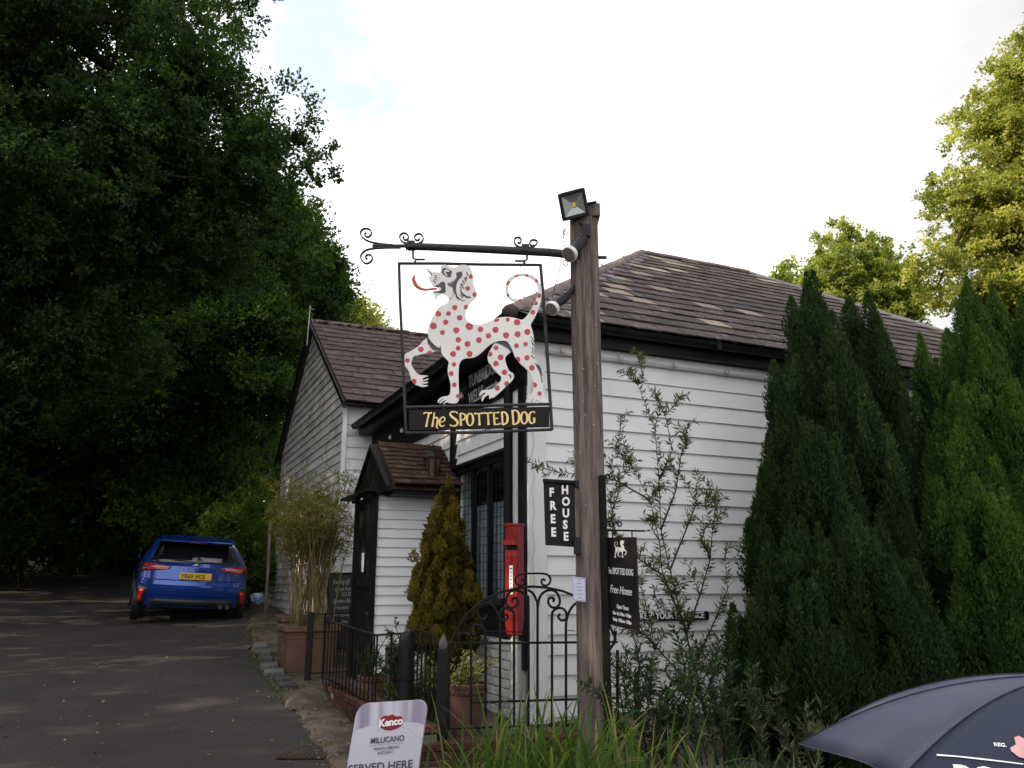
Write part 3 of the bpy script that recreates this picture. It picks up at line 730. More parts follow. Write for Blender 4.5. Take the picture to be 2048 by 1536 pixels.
def cr(pts,n=5):
    out=[];k=len(pts)
    for i in range(k-1):
        p0=pts[max(i-1,0)];p1=pts[i];p2=pts[i+1];p3=pts[min(i+2,k-1)]
        for j in range(n):
            t=j/n; out.append(tuple(.5*((2*p1[d])+(-p0[d]+p2[d])*t+(2*p0[d]-5*p1[d]+4*p2[d]-p3[d])*t*t+(-p0[d]+3*p1[d]-3*p2[d]+p3[d])*t**3) for d in (0,1)))
    return out+[pts[-1]]
for pts in ([(315,512),(230,505),(150,490),(100,465),(78,432),(85,405),(115,392),(148,403),(157,430),(140,452),(118,452),(108,435),(118,422)],
 [(370,532),(250,533),(160,540),(110,555),(82,585),(82,615),(105,643),(130,647),(158,628),(163,600),(145,583),(120,588),(115,607),(128,615)],
 [(450,505),(400,497),(370,475),(365,445),(385,427),(412,430),(428,452),(420,472),(400,475),(388,460),(398,450)],
 [(460,508),(505,500),(532,480),(533,450),(512,432),(487,435),(472,455),(480,475),(500,478),(508,465)],
 [(1280,535),(1230,523),(1205,500),(1203,472),(1220,458),(1245,463),(1252,482),(1240,498),(1225,492)],
 [(1295,535),(1340,525),(1365,505),(1367,485),(1345,475),(1322,482),(1315,502),(1328,518),(1345,512)]):
    flat([sp(700+x/3.657,350+y/3.657) for x,y in cr(pts,4)],.022,.0095).build('scroll',M['bracket'],arm)
for cx in (824,1052):
    m=MB()
    yy=495 if cx<900 else 502
    m.box(sp(cx-9,yy-11)-Vector((0,.035,0)),XX*.055,(0,.07,0),-ZZ*.055); m.build('clamp',M['bracket'],arm,bevel=.004)
for (cx,cy,s_) in ((826,500,1),(1054,503,-1)):
    MB().tube([sp(cx,cy),sp(cx,cy+16),sp(cx+5*s_,cy+19),sp(cx+24*s_,cy+19)],.008,8).build('hook',M['bracket'],arm,True)

# ---------------------------------------------------------------- the sign itself
sgn=thing('hanging_pub_sign','hanging sign of a cut-out white dog with red spots above a black name board','sign',loc=sp(940,527))
ft=.010
fm=MB(); fm.tube([sp(830,522),sp(832,528)],.009,8); fm.tube([sp(1049,523),sp(1048,530)],.009,8)
fm.tube([sp(798,527),sp(880,527),sp(960,529),sp(1082,530)],.0115,8); fm.build('frame_bar',M['bracket'],sgn,True)
MB().tube([sp(798,525),sp(800,600),sp(805,700),sp(812,866)],.0105,8).build('frame_bar',M['bracket'],sgn,True)
MB().tube([sp(1081,529),sp(1087,600),sp(1094,700),sp(1104,860)],.0115,8).build('frame_bar',M['bracket'],sgn,True)
MB().tube([sp(812,866),sp(955,865),sp(1104,859)],.0105,8).build('frame_bar',M['bracket'],sgn,True)
MB().tube([sp(812,815),sp(1102,808)],.0105,8).build('frame_bar',M['bracket'],sgn,True)
MB().tube([sp(1041,531),sp(1043,549)],.0025,5).build('hanging_wire',M['bracket'],sgn)
MB().prism([sp(817,820,YS-.012),sp(1098,813,YS-.012),sp(1099,853,YS-.012),sp(818,861,YS-.012)],(0,.024,0)).build('name_board',M['signblack'],sgn,bevel=.002)
fA=lambda x,y:(820+x/12.8,520+y/12.8); fB=lambda x,y:(800+x/8.08,630+y/8.08); fC=lambda x,y:(940+x/8.08,630+y/8.08); f1=lambda x,y:(780+x/3.937,500+y/3.937)
def smooth2(p,closed=True):
    out=[];n=len(p)
    for i in range(n):
        a=p[i];b=p[(i+1)%n]; out+=[(a[0]*.75+b[0]*.25,a[1]*.75+b[1]*.25),(a[0]*.25+b[0]*.75,a[1]*.25+b[1]*.75)]
    return out
body=[fA(*q) for q in [(425,275),(432,238),(470,228),(505,250),(530,300),(575,325),(650,320),(760,332),(808,318),(785,270),(778,220),(800,165),(840,132),(930,132),(1010,180),(1100,206),(1190,200),(1250,155),(1330,132),(1470,145),(1550,205),(1595,300),(1615,420),(1620,560),(1650,700),(1700,800),(1718,880),(1700,960),(1640,1025),(1560,1090),(1500,1170),(1450,1280),(1420,1400)]]
body+=[f1(*q) for q in [(597,528),(607,558),(640,584),(700,592),(760,576),(820,547),(880,531),(950,531),(1010,547),(1045,556),(1080,520),(1118,460),(1148,400),(1163,350),(1163,300),(1148,262),(1118,232),(1080,212),(1040,206),(1000,211),(962,236),(938,270),(928,310),(937,350),(960,380),(1000,394),(1035,385),(1058,360),(1068,353),(1062,380),(1035,404),(990,410),(945,397),(916,362),(905,310),(912,260),(940,220),(985,197),(1040,188),(1095,193),(1142,213),(1176,252),(1194,300),(1196,352),(1186,420),(1162,490),(1132,550),(1104,592),(1122,640),(1134,700),(1136,760),(1131,820),(1142,862),(1165,900),(1180,950),(1190,1000),(1202,1050),(1200,1100),(1215,1150),(1250,1188),(1252,1206)]]
body+=[fC(*q) for q in [(1150,1424),(1110,1400),(1075,1365),(1040,1422),(1012,1426),(1020,1380),(1045,1345),(1000,1365),(962,1426),(938,1422),(950,1380),(978,1345),(935,1365),(915,1424),(898,1418),(915,1365),(950,1325),(1000,1300),(960,1308),(912,1340),(905,1328),(950,1290),(1010,1275),(1035,1200),(1022,1100),(1000,1000),(962,930),(900,870),(820,800),(755,725),(722,680),(692,590),(650,500),(602,432),(540,421),(440,430),(360,460),(280,522),(200,602),(120,668),(42,700)]]
body+=[fB(*q) for q in [(1110,704),(1050,706),(992,740),(957,800),(947,900),(947,1100),(957,1250),(957,1370),(930,1422),(880,1436),(790,1428),(765,1415),(735,1425),(705,1450),(700,1430),(745,1385),(780,1375),(730,1380),(690,1402),(650,1440),(636,1425),(675,1375),(730,1350),(690,1352),(650,1380),(622,1425),(606,1410),(632,1355),(690,1325),(800,1308),(817,1250),(822,1130),(800,1040),(775,950),(772,860),(795,768),(755,722),(700,672),(670,620),(656,540),(652,485),(640,552),(560,492),(502,432),(470,385),(455,335),(450,250),(468,165),(497,90),(540,28)]]
body+=[fA(*q) for q in [(600,1440),(660,1320),(720,1230),(800,1180),(900,1145),(965,1095),(995,1040),(985,980),(930,905),(850,880),(765,890),(705,945),(660,1000),(610,1028),(640,970),(645,925),(600,880),(585,850),(585,820),(700,800),(760,760),(700,700),(600,690),(570,650),(512,560),(482,480),(508,425),(545,392),(490,330),(440,300)]]
fore=[fB(*q) for q in [(430,383),(372,430),(302,512),(200,580),(64,642),(72,740),(76,842),(115,856),(152,930),(178,1020),(190,1080),(230,1122),(300,1150),(372,1174),(456,1150),(452,1134),(395,1142),(335,1112),(380,1118),(455,1104),(458,1085),(395,1090),(348,1072),(415,1066),(462,1048),(462,1025),(400,1054),(345,1050),(395,1010),(466,994),(436,984),(375,980),(312,975),(245,912),(205,850),(180,790),(198,730),(212,676),(290,656),(400,630),(500,622),(590,590),(635,582),(600,560),(540,520),(500,470),(470,400)]]
hind=[fC(*q) for q in [(400,448),(345,540),(292,640),(282,700),(302,780),(360,852),(402,905),(460,960),(508,1000),(500,1070),(440,1130),(382,1190),(300,1220),(200,1214),(162,1258),(148,1322),(175,1305),(215,1262),(272,1258),(205,1310),(185,1370),(202,1416),(215,1370),(250,1320),(310,1290),(310,1372),(340,1345),(390,1340),(500,1240),(600,1140),(690,1060),(716,990),(692,940),(640,922),(602,850),(572,750),(568,690),(612,640),(666,602),(600,532),(520,488),(455,448)]]
def plane(poly,y): return [sp(px,py,y) for px,py in poly]
TB=.012
body_s=smooth2(body)
MB().prism(plane(body_s,YS+.004),(0,-TB,0)).build('dog_body',M['dogwhite'],sgn)
MB().prism(plane(smooth2(fore),YS+.018),(0,-TB,0)).build('dog_foreleg',M['dogwhite'],sgn)
MB().prism(plane(smooth2(hind),YS+.018),(0,-TB,0)).build('dog_hind_leg',M['dogwhite'],sgn)
yf=YS+.004-TB; y2=YS+.018-TB
# charcoal and red paint, laid on the board as thin coats
dark=MB()
def coat(mb,poly,y=yf,lift=.0012,sm=False):
    if sm: poly=smooth2(poly)
    if mb is dark: MB().prism(plane(poly,y-lift),(0,.0008,0)).build('painted_marking',M['doggrey'],sgn)
    else: mb.prism(plane(poly,y-lift),(0,.0008,0))
def stroke2(pts,w):
    """polyline (x,y) with widths -> outline polygon"""
    l=[];r=[];n=len(pts)
    ww=w if isinstance(w,(list,tuple)) else [w]*n
    for i in range(n):
        a=pts[max(i-1,0)];b=pts[min(i+1,n-1)]; dx,dy=b[0]-a[0],b[1]-a[1]; d=math.hypot(dx,dy) or 1
        l.append((pts[i][0]-dy/d*ww[i]/2,pts[i][1]+dx/d*ww[i]/2)); r.append((pts[i][0]+dy/d*ww[i]/2,pts[i][1]-dx/d*ww[i]/2))
    return l+r[::-1]
def coA(poly,**k): coat(dark,[fA(*q) for q in poly],**k)
coA([(600,682),(720,620),(800,560),(870,550),(902,600),(912,800),(880,842),(760,846),(610,826),(590,795),(720,800),(790,772),(806,720),(760,685),(700,700)])
coA([(880,192),(1078,282),(1040,440),(960,442),(860,372),(800,312),(828,230)],lift=.0012)
ear=[(1180,350),(1195,310),(1205,345),(1215,295),(1230,330),(1250,288),(1275,310),(1300,290),(1330,310),(1345,380),(1310,450),(1240,510),(1200,600),(1180,700),(1185,820),(1220,930),(1290,990),(1260,1022),(1190,980),(1165,930),(1175,905),(1120,850),(1130,820),(1090,810),(1112,780),(1085,735),(1100,715),(1070,690),(1040,682),(1010,672),(990,655),(950,610),(985,570),(1010,625),(1020,560),(1050,610),(1050,545),(1085,585),(1085,525),(1120,560),(1125,500),(1155,530),(1150,480),(1180,500),(1175,440),(1200,450),(1190,400)]
coA(ear)
coA(stroke2([(1285,755),(1310,830),(1370,890),(1450,945),(1550,960)],[14,38,52,48,44]))
for a_,b_,w_ in [((1450,310),(1480,400),26),((1380,450),(1435,545),28),((1425,415),(1465,490),24),((1340,515),(1400,605),30),((1300,590),(1365,650),26),((1295,635),(1380,730),28),((1285,690),(1325,770),24),((1285,880),(1345,980),24),((1320,880),(1370,940),22),((1270,1000),(1350,1045),22),((1350,1045),(1410,1030),18),((1085,870),(1120,930),14),((1065,930),(1090,975),12),((1030,965),(1062,1010),12),((1000,970),(1030,1005),12),((620,400),(690,405),16),((630,435),(705,465),18),((610,480),(695,520),18),((595,520),(660,590),28),((490,300),(555,385),34),((1440,420),(1425,510),18)]:
    coA(stroke2([a_,b_],w_))
wh=MB()
coat(wh,[fA(*q) for q in [(925,240),(1000,268),(1012,300),(960,300),(905,298),(930,360),(975,405),(925,395),(885,340),(872,290),(888,255)]],lift=.0022); 
wh.build('dog_eye_white',M['dogwhite'],sgn)
# shadows under the far legs are painted charcoal shapes
coat(dark,[fB(*q) for q in [(435,390),(470,384),(502,432),(560,492),(640,560),(625,580),(600,565),(580,590),(570,560),(545,592),(535,550),(512,570),(505,520),(480,530),(478,470),(455,490)]],y=y2)
coat(dark,[fB(*q) for q in [(655,482),(640,552),(625,580),(640,585),(660,600),(690,650),(700,672),(672,620),(662,540)]],y=yf)
coat(dark,[fC(*q) for q in [(440,430),(540,421),(602,432),(650,500),(692,590),(666,602),(600,532),(590,530),(560,520),(555,505),(535,505),(525,488),(500,486),(480,470),(455,460),(415,448)]],y=y2)
for a_,b_,w_ in [((990,345),(1035,435),14),((990,420),(1035,500),14),((1000,520),(1025,580),14),((1005,575),(1020,630),14),((985,650),(1045,705),16),((1000,455),(1020,490),10),((1060,780),(1140,950),16),((1140,950),(1165,1095),14)]:
    coat(dark,[fC(*q) for q in stroke2([a_,b_],w_)],y=yf)
coat(dark,[fC(*q) for q in [(1042,765),(1075,795),(1120,810),(1150,860),(1165,950),(1178,990),(1150,970),(1130,900),(1095,850)]],y=yf)
coat(dark,[fC(*q) for q in [(615,955),(660,965),(675,1000),(655,1030),(640,990)]],y=y2)
for a_,b_ in [((300,765),(310,790)),((325,790),(335,820)),((350,815),(355,850))]:
    coat(dark,[fC(*q) for q in stroke2([a_,b_],10)],y=y2)
wk=MB()
for p_ in ([(365,1400),(450,1440),(560,1470)],[(365,1475),(450,1515),(560,1530)]):
    wk.tube([sp(*fA(*q)) for q in p_],.0018,5)
wk.build('chest_hairs',M['doggrey'],sgn)
# tongue
tg=[(150,372),(95,410),(57,470),(52,540),(75,620),(130,700),(220,760),(330,792),(450,792),(570,768),(700,772),(700,722),(570,722),(440,737),(340,732),(240,690),(170,610),(140,520),(125,450)]
MB().prism(plane(smooth2([fA(*q) for q in tg]),YS-.001),(0,-.010,0)).build('dog_tongue',M['dogred'],sgn)
tw=MB(); coat(tw,[fA(*q) for q in stroke2([(205,380),(150,440),(160,560),(215,650),(310,715),(430,738),(560,728)],[26,22,16,16,18,16,8])],y=YS-.0115)
tw.build('tongue_edge',M['dogwhite'],sgn)
def inside(p,poly):
    x,y=p;c=False;n=len(poly)
    for i in range(n):
        x1,y1=poly[i];x2,y2_=poly[i-1]
        if (y1>y)!=(y2_>y) and x<(x2-x1)*(y-y1)/(y2_-y1)+x1: c=not c
    return c
spots=[(637,208,16),(612,302,17),(667,350,17),(510,453,19),(600,450,17),(381,503,20),(460,500,17),(548,533,20),(438,568,19),(342,598,24),(413,649,18),(522,632,22),(625,600,27),(713,624,20),(831,628,22),(838,545,20),(927,547,15),(1001,568,23),(1082,645,22),(1005,663,22),(914,671,22),(775,675,19),(700,709,21),(610,740,21),(538,707,20),(536,773,17),(497,819,21),(626,818,22),(503,901,16),(482,972,18),(506,1061,17),(537,1150,15),(1067,741,16),(996,753,17),(1078,848,19),(1005,862,20),(1117,927,20),(1137,1062,19),(1178,1130,16),(1000,207,16),(1075,207,14),(1157,237,14),(1173,358,17),(1147,418,15),(1124,490,17),(933,260,15),(924,357,14),(1025,402,15)]
sf_=[(243,782,20),(312,812,19),(138,869,17),(187,1035,20)]; sh_=[(835,770,17),(787,820,18),(871,845,21),(833,893,20),(901,963,20),(919,1053,18),(845,1087,18)]
bp_s=[f1(0,0)]; red=MB()
def spot(x,y,r,poly,yy):
    cx,cy=f1(x,y); rr=r*1.1/3.937; pts=[]
    wob=random.uniform(0,6)
    for k in range(20):
        a=2*PI*k/20; q=rr*(1+.03*math.sin(3*a+wob))
        while q>.2 and not inside((cx+q*math.cos(a),cy+q*math.sin(a)),poly): q-=.25
        pts.append((cx+q*math.cos(a),cy+q*math.sin(a)))
    MB().prism(plane(pts,yy-.0012),(0,.0008,0)).build('painted_spot',M['dogred'],sgn)
for q in spots: spot(*q,body_s,yf)
for q in sf_: spot(*q,smooth2(fore),y2)
for q in sh_: spot(*q,smooth2(hind),y2)
# gilded lettering, drawn as flared strokes (x,y in tenths of the board)
YL=YS-.0135
L4=lambda x,y:(800+x/6.4,790+y/6.4)
def arc(cx,cy,rx,ry,a0,a1,n=14): return [(cx+rx*math.cos(R(a0+(a1-a0)*i/n)),cy-ry*math.sin(R(a0+(a1-a0)*i/n))) for i in range(n+1)]
def wv(n,a,b,c): # width from a to b (middle) to c
    return [a+(b-a)*math.sin(PI*i/(n-1)) if i<n/2 else c+(b-c)*math.sin(PI*i/(n-1)) for i in range(n)]
GL=[
 ('T',[([(300,243),(318,226),(350,228),(408,230)],[20,18,15,22]),([(372,228),(352,320),(334,408)],[26,20,30])]),
 ('h',[([(440,222),(428,310),(412,406)],[18,19,27]),([(424,318),(448,290),(474,290),(482,325),(468,400),(484,432)],[8,16,20,22,22,8])]),
 ('e',[([(508,350),(560,330),(574,308),(562,284),(540,282)],[10,12,18,16,12])+([],)if False else ([(512,352),(560,334),(575,308),(560,283),(540,281)],[10,12,18,16,12]),([(545,281),(518,305),(504,350),(514,388),(540,400),(574,385)],[12,22,26,24,18,7])]),
 ('S',[([(730,238),(728,222),(690,212),(652,224),(644,252),(672,284),(716,318),(738,350),(726,382),(690,396),(655,392),(640,376)],[20,14,16,20,26,30,32,30,24,18,16,20])]),
 ('P',[([(770,238),(776,320),(780,394)],[26,22,32]),([(762,240),(800,236),(832,254),(838,284),(818,312),(784,322)],[14,16,24,28,20,10])]),
 ('O',[(arc(896,312,40,78,90,450,22),[14+14*abs(math.cos(R(360*i/22))) if False else 14+14*abs(math.sin(R(360*i/22))) for i in range(23)])]),
 ('T',[([(950,236),(1005,238),(1062,232)],[24,14,24]),([(1010,236),(1016,320),(1018,388)],[24,20,32])]),
 ('T',[([(1068,230),(1122,232),(1178,224)],[24,14,24]),([(1124,230),(1130,315),(1134,384)],[24,20,32])]),
 ('E',[([(1200,224),(1206,310),(1212,382)],[26,22,28]),([(1192,226),(1230,226),(1270,222)],[14,13,24]),([(1206,304),(1256,298)],[10,20]),([(1206,378),(1250,376),(1286,364)],[18,14,24])]),
 ('D',[([(1304,220),(1310,310),(1314,378)],[28,22,26]),([(1292,222),(1335,218),(1368,250),(1378,300),(1368,350),(1330,378),(1304,378)],[14,18,26,30,26,16,12])]),
 ('D',[([(1440,200),(1446,290),(1452,376)],[30,24,28]),([(1426,202),(1480,196),(1516,228),(1526,286),(1514,346),(1474,374),(1442,376)],[14,18,28,34,28,18,12])]),
 ('O',[(arc(1590,292,40,76,90,450,22),[14+14*abs(math.sin(R(360*i/22))) for i in range(23)])]),
 ('G',[([(1724,234),(1718,214),(1694,214),(1664,236),(1654,290),(1664,346),(1694,362),(1726,346)],[18,12,16,26,28,26,18,12]),([(1716,290),(1722,355)],[34,20])]),
]
for nme,strokes in GL:
    m=MB()
    for i,(pts,w_) in enumerate(strokes):
        # subdivide polylines smoothly
        P_=[];W_=[]
        n_=len(pts)
        for k in range(n_-1):
            p0=pts[max(k-1,0)];p1=pts[k];p2=pts[k+1];p3=pts[min(k+2,n_-1)]
            for t in (0,.34,.67):
                P_.append(tuple(.5*((2*p1[j])+(-p0[j]+p2[j])*t+(2*p0[j]-5*p1[j]+4*p2[j]-p3[j])*t*t+(-p0[j]+3*p1[j]-3*p2[j]+p3[j])*t**3) for j in (0,1))); W_.append(w_[k]+(w_[k+1]-w_[k])*t)
        P_.append(pts[-1]);W_.append(w_[-1])
        # ribbon of quads so closed shapes work
        l=stroke2(P_,W_); k=len(P_); vs=plane([L4(*q) for q in l],YL-.0006*i)
        b_=len(m.v); m.v+=vs
        for j in range(k-1): m.f.append((b_+j,b_+j+1,b_+2*k-2-j,b_+2*k-1-j))
    m.build('letter',M['gold'],sgn)

# ---------------------------------------------------------------- floodlight and spot lamps
fl_=thing('floodlight','square black LED floodlight clamped to the top of the wooden post','floodlight',loc=sp(1150,410))
cF=at(1147,409,5.40); nF=Vector((-.30,-.90,-.28)).normalized()
tl=R(-17); uF=nF.cross(ZZ).normalized()*-1
uF=ZZ.cross(nF)*-1; uF.normalize(); 
if uF.x<0: uF=-uF
vF=nF.cross(uF); 
if vF.z<0: vF=-vF
u2=uF*math.cos(R(6))+vF*math.sin(R(6)); v2=-uF*math.sin(R(6))+vF*math.cos(R(6)); uF,vF=u2,v2
hw=.098
m=MB(); 
for a,b,wa,wb in ((-1,0,.016,hw),(1,0,.016,hw)): m.cbox(cF+uF*a*(hw-.008),uF*.010,vF*hw,nF*.012)
for b in (-1,1): m.cbox(cF+vF*b*(hw-.010),uF*(hw-.0182),vF*.012,nF*.012)
m.build('bezel',M['lamp_metal'],fl_,bevel=.003)
m=MB(); m.cbox(cF-nF*.035,uF*(hw-.01),vF*(hw-.01),nF*.02)
for k in range(5): m.cbox(cF-nF*.07+uF*(-.06+.03*k),uF*.004,vF*.06,nF*.018)
m.cbox(cF-nF*.075,uF*.05,vF*.04,nF*.02); m.build('housing',M['lamp_metal'],fl_)
m=MB(); h2=hw-.022; e_=.018
rim=[cF+uF*a*h2+vF*b*h2-nF*.002 for a,b in ((-1,-1),(1,-1),(1,1),(-1,1))]; inn=[cF+uF*a*e_+vF*b*e_-nF*.014 for a,b in ((-1,-1),(1,-1),(1,1),(-1,1))]
m.add(rim+inn,[(0,1,5,4),(1,2,6,5),(2,3,7,6),(3,0,4,7),(4,5,6,7)]); m.build('reflector',M['reflector'],fl_)
MB().cbox(cF-nF*.010,uF*.012,vF*.017,nF*.002).build('led_chip',M['led'],fl_)
m=MB(); m.cbox(at(1172,462,5.42),XX*.03,(0,.02,0),ZZ*.045); m.tube([at(1160,445,5.42),at(1172,455,5.42)],.014,8); m.build('mount',M['lamp_metal'],fl_); MB().tube([at(1170,408,5.44),at(1193,404,5.42)],.010,8).build('handle',M['lamp_metal'],fl_)
def spotlamp(label,c,tail,nrm,r,loc2=None):
    t=thing('spot_lamp',label,'spot lamp','round spot lamps aimed at the dog sign',loc=c)
    nrm=Vector(nrm).normalized()
    MB().lathe([(r*.92,.006),(r,.0),(r,-.022),(r*.86,-.036),(r*.4,-.06)],c,24,axis=nrm).build('lamp_shade',M['rim'],t,True)
    MB().lathe([(.001,.008),(r*.86,.0075)],c,24,axis=nrm).build('lens',M['lens'],t)
    MB().tube([c-nrm*.04,(c-nrm*.05+tail)*.5,tail],[r*.5,r*.62,r*.6],14).build('lamp_body',M['lamp_metal'],t,True)
    return t
spotlamp('white rimmed spot lamp on the post where the iron arm joins it',at(1138,509,5.33),at(1168,478,5.42),(-.62,-.55,-.62),.058)
t2=spotlamp('white rimmed spot lamp hanging lower, left of the post beside the dog tail',at(1103,618,5.36),at(1133,592,5.44),(-.55,-.6,-.66),.052)
MB().tube([at(1133,592,5.44),at(1150,572,5.5)],.022,10).build('mounting_arm',M['lamp_metal'],t2,True)
m=MB(); m.tube([at(1124,513,5.36),at(1118,545,5.36),at(1110,572,5.36),at(1104,598,5.36)],.0028,5)
m.tube([at(1130,470,5.42),at(1126,462,5.42),at(1133,458,5.42)],.003,5)
m.tube(spiral(at(1131,526,5.40),.018,.018,0,2*PI,XX,ZZ,12),.004,5)
m.tube(spiral(at(1131,466,5.40),.016,.016,0,2*PI,XX,ZZ,12),.003,5)
m.tube([at(1131,445,5.4),at(1126,480,5.41),at(1131,500,5.4)],.003,5)
tag(m.build('lamp_cable',M['lamp_metal']),'thin looping cable on the left side of the post between the two spot lamps','cable')
# ---------------------------------------------------------------- FREE HOUSE board
YF=5.50
fh=thing('projecting_sign','black upright board reading FREE HOUSE fixed to the left of the wooden post','sign',loc=at(1120,1030,YF))
pl_=[at(1087,960,YF-.02),at(1151,964,YF),at(1152,1094,YF),at(1091,1090,YF-.02)]
MB().prism(pl_,(0,.03,0)).build('board',M['signblack'],fh,bevel=.002)
m=MB(); m.box(at(1086,957,YF-.035),at(1153,961,YF-.02)-at(1086,957,YF-.035),(0,.06,0),-ZZ*.022); m.build('top_rail',M['signblack'],fh,bevel=.003)
m=MB(); m.box(at(1148,1074,YF-.05),XX*.045,(0,.06,0),-ZZ*.11); m.box(at(1150,960,YF-.03),XX*.03,(0,.05,0),-ZZ*.05); m.build('bracket',M['lamp_metal'],fh,bevel=.003)
for i,ch in enumerate('FREE'):
    p=at(1098.5+i*1.2,992.5+26.6*i,YF-.0215); text(ch,.078,p,XX,ZZ,M['print_white'],'lettering',fh,xs=.84,bold=.0034,ext=.0015)
for i,ch in enumerate('HOUSE'):
    p=at(1123+i*1.0,987.5+23.3*i,YF-.013); text(ch,.077,p,XX,ZZ,M['print_white'],'lettering',fh,xs=.84,bold=.0034,ext=.0015)
# ---------------------------------------------------------------- paper notice
nt_=thing('paper_notice','small white laminated notice pinned to the left face of the wooden post','notice',loc=at(1158,1180,5.42))
q=[at(1144,1153,5.425),at(1171,1156,5.425),at(1172,1204,5.425),at(1146,1201,5.425)]
MB().prism(q,(0,.002,0)).build('sheet',M['paper'],nt_)
m=MB()
for a,b in ((0,1),(1,2),(2,3),(3,0)):
    c0=(q[0]+q[2])/2; pa=q[a]+(c0-q[a])*.08; pb=q[b]+(c0-q[b])*.08; d=(pb-pa).normalized(); s_=Vector((-d.z,0,d.x))*.0009
    m.prism([pa-s_-Vector((0,.0005,0)),pb-s_-Vector((0,.0005,0)),pb+s_-Vector((0,.0005,0)),pa+s_-Vector((0,.0005,0))],(0,-.0006,0))
m.build('printed_border',M['ink'],nt_)
for i,(wd) in enumerate((.012,.03,.05,.04,.034,.012)):
    m=MB(); py=1160+7.2*i; x=-wd/2
    c0=at(1157.5+i*.3,py,5.4245)
    while x<wd/2:
        l=random.uniform(.004,.009); m.prism([c0+XX*x,c0+XX*(x+l),c0+XX*(x+l)+ZZ*.0032,c0+XX*x+ZZ*.0032],(0,-.0006,0)); x+=l+.002
    m.build('printed_line',M['ink'],nt_)
# ---------------------------------------------------------------- banner right of the post
bn=thing('opening_times_sign','black hanging board with white dog emblem and opening times right of the wooden post','sign',loc=at(1240,1160,5.3))
YA,YB=5.50,5.28
bA,bB=at(1208,1075,YA),at(1270,1074,YB)
bC=Vector((bB.x,bB.y,at(1274,1263,YB).z)); bD=Vector((bA.x,bA.y,at(1208,1247,YA).z))
ex=(bB-bA); ex.z=0; wdt=ex.length; ex.normalize(); bn_n=ex.cross(ZZ); 
if bn_n.y>0: bn_n=-bn_n
MB().prism([bA,bB,bC,bD],-bn_n*.018).build('board',M['signblack'],bn,bevel=.002)
m=MB(); m.tube([at(1200,1060,YA),at(1290,1062,YB)],.006,8); m.tube([at(1216,1062,YA-.02),at(1216,1076,YA-.02)],.004,6); m.tube([at(1264,1062,YB+.02),at(1264,1076,YB+.02)],.004,6)
m.build('hanging_bar',M['iron'],bn)
m=MB()
for cx,r0 in ((1207,.022),(1222,.026),(1238,.022)):
    m.tube(spiral(at(cx,1049,5.4),.005,r0,R(90),R(90+430),XX,ZZ,20),.005,6)
m.tube([at(1215,1045,5.4),at(1205,1035,5.4),at(1205,1030,5.4)],.005,6); m.build('scroll',M['iron'],bn)
m=MB(); m.tube([at(1231,1262,5.4),at(1229,1285,5.42),at(1218,1300,5.45)],.010,8); m.build('stay',M['iron'],bn)
o_=bA+bn_n*.0008
bh=(bA.z-bD.z)
def btxt(s,size,fx,fz,xs=.6,bold=.001,shear=0,al='CENTER'):
    # follow the slight fall of the lower edge
    def fn(x,y,z):
        u=fx*wdt+x; v=fz+0; top=bA.z+(bB.z-bA.z)*u/wdt; bot=bD.z+(bC.z-bD.z)*u/wdt
        return Vector((0,0,1))*(top+(bot-top)*v+y)+Vector(((o_+ex*u).x,(o_+ex*u).y,0))+bn_n*(z+.0015)
    text(s,size,o_,ex,ZZ,M['print_white'],'lettering',bn,xs=xs,bold=bold,shear=shear,align=al,fn=fn)
btxt('The SPOTTED DOG',.058,.5,.42,xs=.46,bold=.0006)
btxt('Free House',.070,.5,.635,xs=.58,bold=.0,shear=.35)
btxt('Open Times:',.036,.55,.80,xs=.55,bold=.0006)
btxt('Mon - Sat 11:30am - 11:30pm',.030,.52,.875,xs=.44,bold=.0006)
btxt('Sunday - 12.00noon - 10.30pm',.030,.52,.945,xs=.43,bold=.0006)
# little dog emblem, facing right
em=MB(); bx=[q for q in body]; minx=min(q[0] for q in bx);maxx=max(q[0] for q in bx);miny=min(q[1] for q in bx);maxy=max(q[1] for q in bx)
def emb(poly,lift):
    out=[]
    for (x,y) in poly:
        u=(1-(x-minx)/(maxx-minx)); v=(y-miny)/(maxy-miny)
        out.append(o_+ex*(wdt*(.33+.34*u))+ZZ*(-bh*(.045+.20*v))+bn_n*lift)
    return out
em.prism(emb(body,.0012),bn_n*.001); em.prism(emb(fore,.0012),bn_n*.0008); em.prism(emb(hind,.0012),bn_n*.0008)
em.build('dog_emblem',M['print_white'],bn)
# ---------------------------------------------------------------- letter box on its bracket
lbx=thing('letter_box','narrow red enamelled letter box beside the black corner post of the pub','letter box',loc=at(1028,1270,7.0))
a_=R(-28); fx=Vector((math.cos(a_),math.sin(a_),0)); fy=Vector((-fx.y,fx.x,0))  # fx across the face, face towards -fy
c=at(1029,1270,6.98); zb=c.z; ztp=at(1029,1052,6.98).z; hh=ztp-zb; bw_=.062; bd=.055
m=MB(); m.cbox(c+ZZ*(.13+(hh-.13)/2)+fy*0,fx*bw_,fy*bd,ZZ*(hh-.13)/2); 
m.build('box_body',M['red'],lbx,bevel=.004)
m=MB(); m.add([c+fx*sx*bw_*.75+fy*sy*bd*.8+ZZ*.0 for sx,sy in ((-1,-1),(1,-1),(1,1),(-1,1))]+[c+fx*sx*bw_+fy*sy*bd+ZZ*.13 for sx,sy in ((-1,-1),(1,-1),(1,1),(-1,1))],[(0,1,5,4),(1,2,6,5),(2,3,7,6),(3,0,4,7),(3,2,1,0)]); m.build('box_foot',M['red'],lbx)
m=MB(); m.cbox(c+ZZ*(hh+.008),fx*(bw_+.008),fy*(bd+.008),ZZ*.010); m.build('box_cap',M['red'],lbx,bevel=.003)
